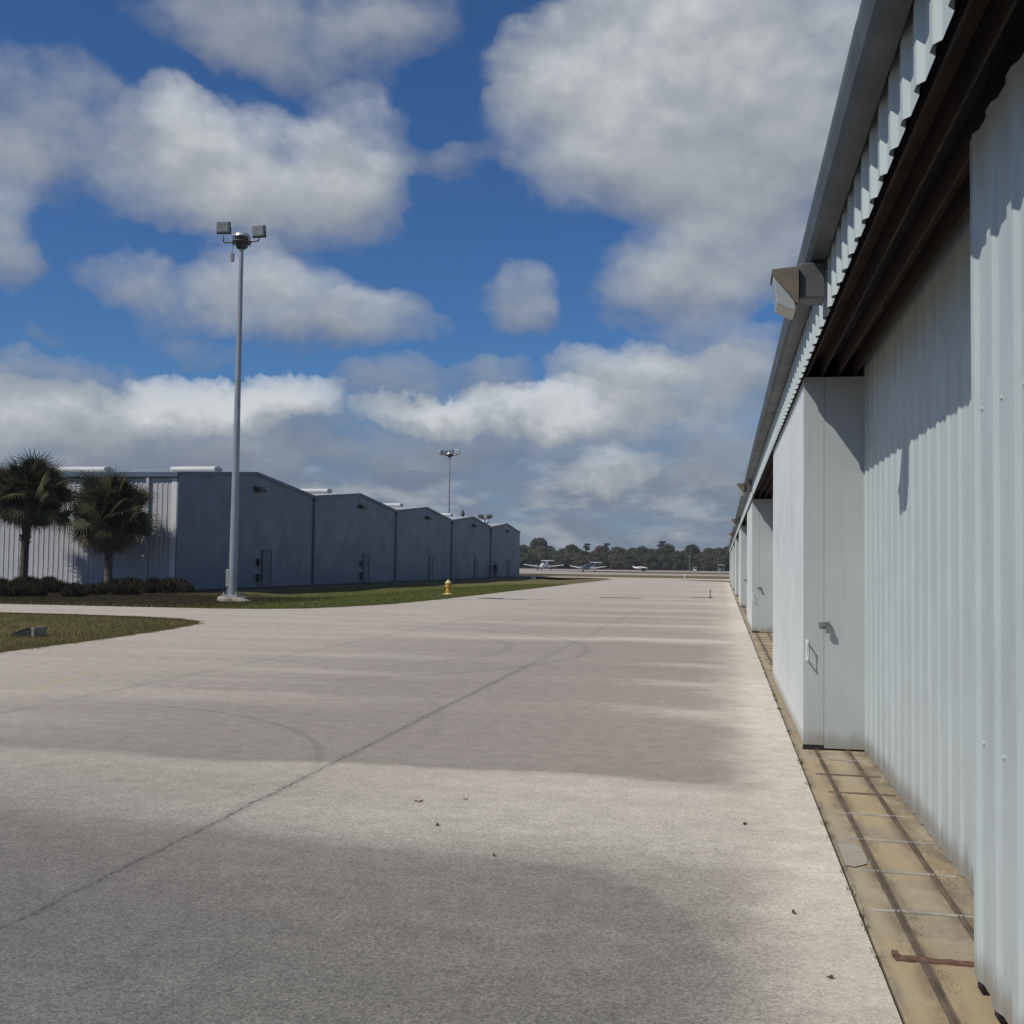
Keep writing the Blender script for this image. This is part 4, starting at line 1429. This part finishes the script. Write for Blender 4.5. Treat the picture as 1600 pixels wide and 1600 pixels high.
    mb.build('load_bed', M['dark'], root, bevel=0.02)
    for dx in (-.8, 1.0):
        for dy in (-.55, .55):
            mb = MB()
            mb.lathe([(.15, -.08), (.26, -.08), (.26, .08), (.15, .08)], 14, (x + dx, y + dy, .26), Matrix.Rotation(R(90), 3, 'X'))
            mb.build('wheel', M['rubber'], root)


small_things()


# ------------------------------------------------------------------ aeroplanes
def ellipse_ring(cx, cy, cz, rx, rz, n=14):
    return [(cx + rx * math.cos(2 * math.pi * k / n), cy, cz + rz * math.sin(2 * math.pi * k / n)) for k in range(n)]


def wing_mb(root_y, tip_y, chord_r, chord_t, x0, x1, z0, z1, thick=.16):
    """wing panel from x0 to x1 (signed), leading edge at root_y / tip_y (nose to -y)"""
    mb = MB()
    rings = []
    for (x, ly, ch, z) in ((x0, root_y, chord_r, z0), (x1, tip_y, chord_t, z1), (x1 + (0.06 if x1 > x0 else -0.06), tip_y + .1, chord_t * .7, z1 + .02)):
        tk = thick * ch
        rings.append([(x, ly, z), (x, ly + ch * .08, z + tk * .45), (x, ly + ch * .35, z + tk * .6), (x, ly + ch, z + .01), (x, ly + ch * .35, z - tk * .4), (x, ly + ch * .08, z - tk * .35)])
    mb.loft(rings)
    return mb


def aeroplane(label, loc, rot, scale, twin=True, body='white', name='aeroplane', group='light aeroplanes parked by the runway'):
    root = thing(name, label, 'aeroplane', (0, 0, 0), 0, group)
    body_m = M[body]
    st = [(-4.2, 1.25, .12, .12), (-4.0, 1.27, .34, .34), (-3.3, 1.32, .52, .56), (-2.2, 1.42, .66, .74), (-1.2, 1.50, .70, .84), (0.6, 1.50, .70, .82), (2.0, 1.50, .52, .62), (3.4, 1.58, .30, .38), (4.6, 1.68, .12, .2)]
    mb = MB()
    mb.loft([ellipse_ring(0, y, z, rx, rz) for (y, z, rx, rz) in st])
    f = fix_normals(mb.build('fuselage', body_m, root, smooth=True))
    mb = MB()
    mb.loft([[(sx * .60, -2.15, 1.78), (sx * .50, -1.25, 2.22), (sx * .64, -1.15, 1.80), (sx * .665, -2.0, 1.62)] if False else
             [(sx * .40, -2.30, 2.03), (sx * .48, -1.50, 2.30), (sx * .60, -1.45, 2.0), (sx * .60, -2.05, 1.88)] for sx in (-1, 1)])
    fix_normals(mb.build('windscreen', M['window'], f))
    for s in (-1, 1):
        mb = MB()
        mb.box((s * .69 - .02, -1.0, 1.72), (s * .69 + .02, .7, 2.0))
        mb.build('cabin_window', M['window'], f)
    for s in (-1, 1):
        w = wing_mb(-1.15, -.75, 1.75, 1.05, s * .45, s * 5.95, .93, 1.72)
        fix_normals(w.build('wing', M['white'], root))
        if twin:
            mb = MB()
            xx = s * 2.05
            mb.loft([ellipse_ring(xx, y, 1.22, rx, rz, 12) for (y, rx, rz) in ((-2.55, .14, .14), (-2.45, .36, .30), (-1.6, .42, .37), (-.5, .36, .32), (.5, .12, .12))])
            nc = fix_normals(mb.build('nacelle', M['white'], root, smooth=True))
            mb = MB()
            for a in (20, 140, 260):
                rt = Matrix.Rotation(R(a), 3, 'Y')
                c = rt @ Vector((0, 0, .52))
                mb.obox((xx + c.x, -2.63, 1.22 + c.z), (.06, .015, .48), rt)
            mb.lathe([(.13, 0), (.10, .12), (.02, .24)], 10, (xx, -2.58, 1.22), Matrix.Rotation(R(90), 3, 'X'))
            mb.build('propeller', M['dark'], nc)
            gx = s * 2.0
        else:
            gx = s * 1.5
        mb = MB()
        mb.tube([(gx, -.1, 1.05), (gx, -.05, .28)], .05, 8)
        g = mb.build('main_gear', M['hw'], root)
        mb = MB()
        mb.lathe([(.12, -.09), (.28, -.10), (.30, 0), (.28, .10), (.12, .09)], 16, (gx, -.05, .29), Matrix.Rotation(R(90), 3, 'Y'))
        mb.build('wheel', M['rubber'], g)
    if not twin:
        mb = MB()
        for a in (35, 215):
            rt = Matrix.Rotation(R(a), 3, 'Y')
            c = rt @ Vector((0, 0, .5))
            mb.obox((c.x, -4.28, 1.25 + c.z), (.06, .015, .48), rt)
        mb.lathe([(.16, 0), (.12, .14), (.02, .28)], 10, (0, -4.2, 1.25), Matrix.Rotation(R(90), 3, 'X'))
        mb.build('propeller', M['dark'], root)
    mb = MB()
    mb.tube([(0, -3.1, 1.0), (0, -3.2, .25)], .045, 8)
    g = mb.build('nose_gear', M['hw'], root)
    mb = MB()
    mb.lathe([(.10, -.07), (.22, -.08), (.24, 0), (.22, .08), (.10, .07)], 16, (0, -3.2, .24), Matrix.Rotation(R(90), 3, 'Y'))
    mb.build('wheel', M['rubber'], g)
    # fin and stabiliser
    th = 2.85 if twin else 2.45
    mb = MB()
    mb.loft([[(-.06, 2.7, 1.75), (.06, 2.7, 1.75), (.06, 4.7, 1.65), (-.06, 4.7, 1.65)], [(-.05, 3.9, th), (.05, 3.9, th), (.05, 4.95, th), (-.05, 4.95, th)]])
    fix_normals(mb.build('tail_fin', M['white'] if not twin else body_m, root))
    mb = MB()
    zz = th + .02 if twin else 1.78
    for s in (-1, 1):
        w = wing_mb(3.95 if twin else 3.7, 4.15 if twin else 4.0, 1.0, .7, s * .0, s * 1.95, zz, zz, .20)
        mb.add(w.v, w.f)
    mb.build('tailplane', M['white'], root)
    root.location = loc
    root.rotation_euler = (0, 0, rot)
    root.scale = (scale,) * 3
    return root


aeroplane('white twin-engine aeroplane seen nose-on beside the end of the slate-blue hangar', (-52.7, 332, 0), R(-4), 1.03, True, 'white')
aeroplane('twin-engine aeroplane with grey body and white wings, right of the nose-on white aeroplane', (-33.2, 281, 0), R(-22), .86, True, 'greyjet')
aeroplane('small white single-engine aeroplane seen from the side near the far trees', (-33.6, 466, 0), R(78), .70, False, 'white')


# ------------------------------------------------------------------ vegetation
def palm(label, x, y, zc, rad, htop, seed, lean=0.0):
    r = random.Random(seed)
    root = thing('palm_tree', label, 'palm', (x, y, -.05), 0, 'cabbage palms before the white hangar wall')
    mb = MB()
    pts, rr = [], []
    n = 22
    for i in range(n + 1):
        f = i / n
        pts.append((x + lean * f * f, y, -.1 + f * (zc + .1)))
        rr.append(.21 - .05 * f + (.018 if i % 2 else 0) + (.10 * max(0, f - .6)))
    mb.tube(pts, rr, 12)
    # boots of old leaf stems
    for k in range(70):
        f = r.uniform(.42, 1.0)
        a = r.uniform(0, 2 * math.pi)
        zz = f * zc
        px_, py_ = x + lean * f * f, y
        c, s = math.cos(a), math.sin(a)
        mb.tube([(px_ + c * .14, py_ + s * .14, zz), (px_ + c * .30, py_ + s * .30, zz + .26)], [.05, .025], 5)
    mb.build('trunk', M['trunk_palm'], root)
    cx, cy = x + lean, y

    def fan(mb, az, el, L, droop, size, spread=1.0):
        d = Vector((math.cos(az) * math.cos(el), math.sin(az) * math.cos(el), math.sin(el)))
        base = Vector((cx, cy, zc))
        mid = base + d * L * .55
        hub = base + d * L + Vector((0, 0, -droop * .25))
        mb.tube([base + d * .1, mid, hub], [.022, .018, .012], 4, False)
        side = d.cross(Vector((0, 0, 1)))
        side = side.normalized() if side.length > 1e-3 else Vector((1, 0, 0))
        upv = side.cross(d).normalized()
        tw = r.uniform(-1.5, 1.5)
        side = (side * math.cos(tw) + upv * math.sin(tw)).normalized()
        upv = side.cross(d).normalized()
        nb = 26
        for b_ in range(nb):
            th = (b_ / (nb - 1) - .5) * 2 * R(125) * spread
            dirn = (d * math.cos(th) + side * math.sin(th)).normalized()
            ln = size * (1 - .28 * abs(th) / R(125)) * r.uniform(.82, 1.08)
            w = .046 * size
            wv = dirn.cross(upv).normalized()
            p = hub.copy()
            prev = None
            segs = 3
            vs, fs = [], []
            dd = dirn.copy()
            for s_ in range(segs + 1):
                f = s_ / segs
                ww = w * (1 - f) * (1.0 if s_ else .5) + .004
                vs += [p - wv * ww, p + wv * ww]
                dd = (dd + Vector((0, 0, -droop * (.10 + .42 * f)))).normalized()
                p = p + dd * ln / segs
            for s_ in range(segs):
                fs.append((2 * s_, 2 * s_ + 1, 2 * s_ + 3, 2 * s_ + 2))
            mb.add(vs, fs)
    live, dead = MB(), MB()
    for k in range(128):
        az = r.uniform(0, 2 * math.pi)
        el = math.asin(r.uniform(-.62, .98))
        L = rad * (r.uniform(.22, .62) if r.random() < .75 else r.uniform(.62, .86))
        if el > .5:
            L = min(L, rad * .6)
        if math.sin(az) > .2:
            L *= .85
        zs = (htop - zc) / rad
        L2 = L * (1 + (zs - 1) * max(0, math.sin(el)))
        fan(live, az, el, L2, r.uniform(.30, 1.0), rad * r.uniform(.36, .52))
    for k in range(46):
        az = r.uniform(0, 2 * math.pi)
        fan(dead, az, R(r.uniform(-75, -35)), rad * r.uniform(.35, .55), r.uniform(.8, 1.4), rad * r.uniform(.36, .48), .8)
    live.build('crown', M['palm'], root)
    dead.build('dead_fronds', M['palm_dead'], root)


palm('cabbage palm with full round crown and shaggy skirt, nearer the white hangar wall corner', -31.4, 53.4, 4.2, 2.6, 6.8, 3)
palm('taller cabbage palm at the left edge of the view before the white ribbed wall', -35.9, 52.8, 5.25, 2.45, 7.45, 8, .25)


def blades(name, mat, n, place, hmin, hmax, width, label, seed, lean=.5, cat='grass'):
    """many grass blades as one mesh"""
    g = np.random.default_rng(seed)
    P = place(g, n)
    n = len(P)
    h = g.uniform(hmin, hmax, n)
    a = g.uniform(0, 2 * np.pi, n)
    la = g.uniform(0, 2 * np.pi, n)
    ll = g.uniform(.1, lean, n) * h
    w = width * g.uniform(.6, 1.3, n)
    V = np.zeros((n, 3, 3))
    V[:, 0] = P + np.stack([np.cos(a) * w, np.sin(a) * w, -0.01 + 0 * a], 1)
    V[:, 1] = P - np.stack([np.cos(a) * w, np.sin(a) * w, 0.01 + 0 * a], 1)
    V[:, 2] = P + np.stack([np.cos(la) * ll, np.sin(la) * ll, h], 1)
    me = bpy.data.meshes.new(name)
    me.vertices.add(3 * n)
    me.vertices.foreach_set('co', V.astype(np.float32).ravel())
    me.loops.add(3 * n)
    me.loops.foreach_set('vertex_index', np.arange(3 * n, dtype=np.int32))
    me.polygons.add(n)
    me.polygons.foreach_set('loop_start', np.arange(0, 3 * n, 3, dtype=np.int32))
    me.polygons.foreach_set('loop_total', np.full(n, 3, dtype=np.int32))
    me.update()
    me.validate()
    me.materials.append(mat)
    o = bpy.data.objects.new(name, me)
    C.objects.link(o)
    return tag(o, label, cat, None, 'stuff')


LE = np.array([left_edge(v) for v in np.linspace(-10, 160, 3401)])


def le(y):
    return np.interp(y, np.linspace(-10, 160, 3401), LE)


def place_island(g, n):
    y = 16.0 + (g.random(n) ** 1.0) * 13.7
    x = le(y) + 0.02 - g.random(n) ** 1.6 * 12.0
    sp = g.random(n) < .12
    x = np.where(sp, le(y) + g.normal(0, .07, n) + .06 * np.sin(y * 5.3) + .05 * np.sin(y * 13.1), x)
    ok = x < le(y) + .22
    x, y = x[ok], y[ok]
    return np.stack([x, y, ground_z(x, y)], 1)


def place_verge(g, n):
    y = 35.0 + g.random(n) ** 1.5 * 60
    x = le(y) + .02 - g.random(n) ** 1.4 * 15.0
    sp = g.random(n) < .10
    x = np.where(sp, le(y) + g.normal(0, .10, n) + .08 * np.sin(y * 3.3), x)
    ok = (x < le(y) + .3) & (x > -28.6) & ~((y > 48) & (x < -25.5)) & ~((y < 47.5) & (x < -18.2 + .8 * np.sin(y * 3.1)))
    x, y = x[ok], y[ok]
    return np.stack([x, y, ground_z(x, y)], 1)


def place_bed(g, n):
    y = 35.0 + g.random(n) * 14
    x = -17 - g.random(n) * 24
    ok = y > 35.0
    return np.stack([x[ok], y[ok], ground_z(x[ok], y[ok])], 1)


blades('grass', M['grass'], 90000, place_island, .02, .065, .006, 'short dry grass of the island left of the pavement', 1)
blades('grass', M['grass_g'], 90000, place_verge, .03, .09, .011, 'green mown grass of the verge in front of the slate-blue hangar', 2)
blades('grass', M['bedgrass'], 60000, place_bed, .02, .08, .012, 'brown dry grass before the planting bed of the palms', 4)


def place_cover(g, n):
    nk = 64
    cx = g.uniform(-44, -26.0, nk)
    cy = g.uniform(41.0, 54.0, nk)
    hh = g.uniform(.08, .62, nk) * smooth(39, 48, cy) + .06
    rr = g.uniform(.35, .95, nk)
    k = g.integers(0, nk, n)
    d = g.normal(size=(n, 3))
    d /= np.linalg.norm(d, axis=1)[:, None]
    x = cx[k] + d[:, 0] * rr[k]
    y = cy[k] + d[:, 1] * rr[k]
    z = np.abs(d[:, 2]) * hh[k]
    ok = (x < -25.3 + g.normal(0, .4, n)) & (y < 55.7)
    return np.stack([x[ok], y[ok], z[ok]], 1)


blades('ground_cover', M['cover'], 60000, place_cover, .06, .30, .030, 'dark low ground cover around the feet of the palms', 5, .9, 'ground cover')


def place_joint(g, n):
    c = g.uniform(2.5, 60, 150) ** 1.0
    k = g.integers(0, 150, n)
    y = c[k] + g.normal(0, .05, n)
    x = .638 + g.normal(0, .012, n)
    return np.stack([x, y, 0 * x + .002], 1)


blades('weeds', M['weed'], 3500, place_joint, .005, .026, .003, 'tiny weeds in the joint between pavement and concrete strip', 6, 1.2, 'weeds')


def place_rail_dirt(g, n):
    y = g.uniform(4.0, 10.0, n)
    c = np.array([4.7, 5.35, 5.5, 6.1, 6.9, 7.2])
    y = c[g.integers(0, 6, n)] + g.normal(0, .10, n)
    x = np.where(g.random(n) < .5, 1.14, .86) + g.normal(0, .03, n)
    return np.stack([x, y, 0 * x + .006], 1)


blades('leaf_litter', M['weed'], 500, place_rail_dirt, .003, .008, .004, 'crumbs of dry leaf litter lying along the floor rails', 7, 1.5, 'litter')


def dry_leaves():
    spots = [(-2.0, 7.36, .05, 'larger curled brown leaf, leftmost on the pale wash of pavement'), (-1.71, 7.5, .03, 'small brown leaf just right of the larger curled leaf on pavement'),
             (-1.71, 6.73, .04, 'reddish dry leaf on the pale pavement below the two others'), (0.14, 7.23, .045, 'thin dry leaf on the pale pavement close to the concrete strip'),
             (.33, 5.44, .035, 'small dark leaf on pavement beside the concrete strip joint'), (-1.23, 6.11, .03, 'tiny dark leaf at the edge of the near dark stain'), (.42, 4.62, .03, 'dark speck of leaf near the lower end of the concrete strip joint')]
    for (x, y, s, lb) in spots:
        s *= .6
        mb = MB()
        n = 6
        a = rng.uniform(0, 6.28)
        vs, fs = [], []
        for i in range(n + 1):
            f = i / n
            w = s * .38 * math.sin(math.pi * min(1, f * .96 + .04)) + .001
            lift = .004 * (f - .5) ** 2 * 4 + .004
            for q in (-1, 0, 1):
                lx, ly = (f - .5) * s * 2, q * w
                vs.append((x + lx * math.cos(a) - ly * math.sin(a), y + lx * math.sin(a) + ly * math.cos(a), lift + (.004 + .004 * math.sin(f * 9 + q) if q else 0)))
        for i in range(n):
            for q in range(2):
                b_ = i * 3 + q
                fs.append((b_, b_ + 1, b_ + 4, b_ + 3))
        mb.add(vs, fs)
        tag(mb.build('dry_leaf', M['dryleaf'], loc=(x, y, 0)), lb, 'leaf', 'dry leaves on the pavement')


dry_leaves()


def leaf_cloud(lumps, n, size, seed):
    """quads of leaves on and inside a set of (centre, radii) lumps"""
    g = np.random.default_rng(seed)
    L = np.array([(*c, *r_) for c, r_ in lumps])
    vol = L[:, 3] * L[:, 4] * L[:, 5]
    k = g.choice(len(L), n, p=(vol ** .75) / np.sum(vol ** .75))
    d = g.normal(size=(n, 3))
    d /= np.linalg.norm(d, axis=1)[:, None]
    rad = g.random(n) ** .30
    P = L[k, :3] + d * L[k, 3:] * rad[:, None]
    a = g.normal(size=(n, 3))
    a /= np.linalg.norm(a, axis=1)[:, None]
    b = np.cross(a, g.normal(size=(n, 3)))
    b /= np.linalg.norm(b, axis=1)[:, None]
    s = size * g.uniform(.5, 1.4, n)[:, None]
    V = np.stack([P - a * s, P + b * s * .55, P + a * s, P - b * s * .55], 1).reshape(-1, 3)
    F = [(4 * i, 4 * i + 1, 4 * i + 2, 4 * i + 3) for i in range(n)]
    mb = MB()
    mb.v = [tuple(v) for v in V]
    mb.f = F
    return mb


def make_tree(kind, seed):
    r = random.Random(seed)
    root = thing({'pine': 'pine_tree'}.get(kind, 'broadleaf_tree'), '', 'tree', (0, 0, 0), 0, 'trees of the far tree line')
    lumps = []
    trunk = MB()
    if kind == 'pine':
        H = 15.0
        trunk.tube([(0, 0, -.2), (.1, 0, H * .5), (.0, .1, H)], [.32, .22, .06], 8)
        for k in range(13):
            z = r.uniform(9.0, 15.2)
            a = r.uniform(0, 6.28)
            d = r.uniform(.3, 2.0) * (1.3 - (z - 9.5) / 9)
            c = (d * math.cos(a), d * math.sin(a), z)
            trunk.tube([(0, 0, z - .8), c], [.09, .03], 5)
            lumps.append((c, (r.uniform(.9, 1.7), r.uniform(.9, 1.7), r.uniform(.28, .5))))
        n, s = 1900, .40
    else:
        H = r.uniform(10.0, 11.2)
        W = r.uniform(4.2, 6.4)
        trunk.tube([(0, 0, -.2), (.1, .1, H * .28), (0, 0, H * .55)], [.5, .38, .2], 8)
        for k in range(30):
            a = r.uniform(0, 6.28)
            f = r.random()
            z = H * (.12 + .76 * f)
            env = W * math.sin(math.pi * min(1, .22 + .72 * f)) * .85
            d = env * math.sqrt(r.random())
            c = (d * math.cos(a), d * math.sin(a), z)
            q = r.uniform(1.4, 2.5)
            lumps.append((c, (q * 1.15, q * 1.15, q * .8)))
            if k < 9:
                trunk.tube([(0, 0, H * .3), (c[0] * .5, c[1] * .5, H * .3 + (z - H * .3) * .6), c], [.2, .12, .05], 5)
        n, s = 5200, .62
    cr = leaf_cloud(lumps, n, s, seed).build('crown', M[{'pine': 'pine', 'oak': 'oak', 'brown': 'oak_b'}[kind]], root)
    trunk.build('trunk', M['bark'], root)
    return root


def tree_line():
    protos = {'oak': [make_tree('oak', 21), make_tree('oak', 22), make_tree('oak', 23)], 'brown': [make_tree('brown', 31), make_tree('brown', 32)], 'pine': [make_tree('pine', 41)]}
    used = {}

    def put(kind, idx, px, Y, sc, rz, label, sz=1.0):
        lst = protos[kind]
        src = lst[idx % len(lst)]
        key = (kind, idx % len(lst))
        o = src if key not in used else copy_tree(src)
        used[key] = True
        x = (px - 1130.0) / FPX * Y
        o.location = (x, Y, -.03)
        o.rotation_euler = (0, 0, rz)
        o.scale = (sc, sc, sc * sz)
        o['label'] = label
        return o
    r = random.Random(77)
    lab = {'oak': 'dark green rounded tree in the far tree line beyond the runway', 'brown': 'brownish green rounded tree in the far tree line beyond the runway'}
    px = 770.0
    i = 0
    while px < 1215:
        Y = r.uniform(545, 640)
        kind = 'brown' if r.random() < .36 else 'oak'
        put(kind, r.randrange(3), px, Y, r.uniform(.90, 1.12), r.uniform(0, 6.28), lab[kind], r.uniform(.92, 1.08))
        px += r.uniform(9, 15)
        i += 1
    px = 776.0
    while px < 1215:
        kind = 'brown' if r.random() < .45 else 'oak'
        put(kind, r.randrange(3), px, r.uniform(515, 540), r.uniform(.62, .80), r.uniform(0, 6.28),
            {'oak': 'low dark green tree at the front of the far tree line', 'brown': 'low brownish tree at the front of the far tree line'}[kind])
        px += r.uniform(16, 24)
    for (px, sc, lb, idx, kind) in ((845, 1.02, 'tall broad-topped tree standing above the tree line behind the nose-on aeroplane', 1, 'oak2'), (950, .94, 'pine top showing above the middle of the far tree line', 0, 'pine'),
                                    (919, .92, 'pine top showing above the tree line right of the tall broad-topped tree', 0, 'pine'), (1037, 1.03, 'tallest slim pine above the far tree line, right of the small aeroplane', 0, 'pine')):
        if kind == 'pine':
            put('pine', 0, px, 600, sc, r.uniform(0, 6), lb)
        else:
            put('oak', idx, px, 600, 1.42, 1.0, lb, 1.02)
    # undergrowth that closes the gaps between the trunks
    lumps = []
    for k in range(260):
        x = r.uniform(-150, 40)
        lumps.append(((x, r.uniform(560, 660), r.uniform(.6, 4.6)), (r.uniform(2.2, 4), r.uniform(1.5, 3), r.uniform(1.2, 2.4))))
    o = leaf_cloud(lumps, 34000, .6, 91).build('undergrowth', M['oak'])
    tag(o, 'dark undergrowth filling the far tree line below the crowns', 'undergrowth', None, 'stuff')


tree_line()


# ------------------------------------------------------------------ air between here and the far trees
HAZE = 0.00021


def haze():
    mb = MB()
    mb.box((-1210, -70, -1.6), (910, 1910, 22.0))
    m = bpy.data.materials.new('thin_haze')
    m.use_nodes = True
    m.node_tree.nodes.clear()
    t = NT(m.node_tree)
    v = t.node('ShaderNodeVolumePrincipled')
    v.inputs['Color'].default_value = (.86, .89, .93, 1)
    v.inputs['Density'].default_value = HAZE
    v.inputs['Anisotropy'].default_value = 0.2
    o = t.node('ShaderNodeOutputMaterial')
    t.l.new(v.outputs[0], o.inputs['Volume'])
    tag(mb.build('haze', m), kind='stuff')


haze()
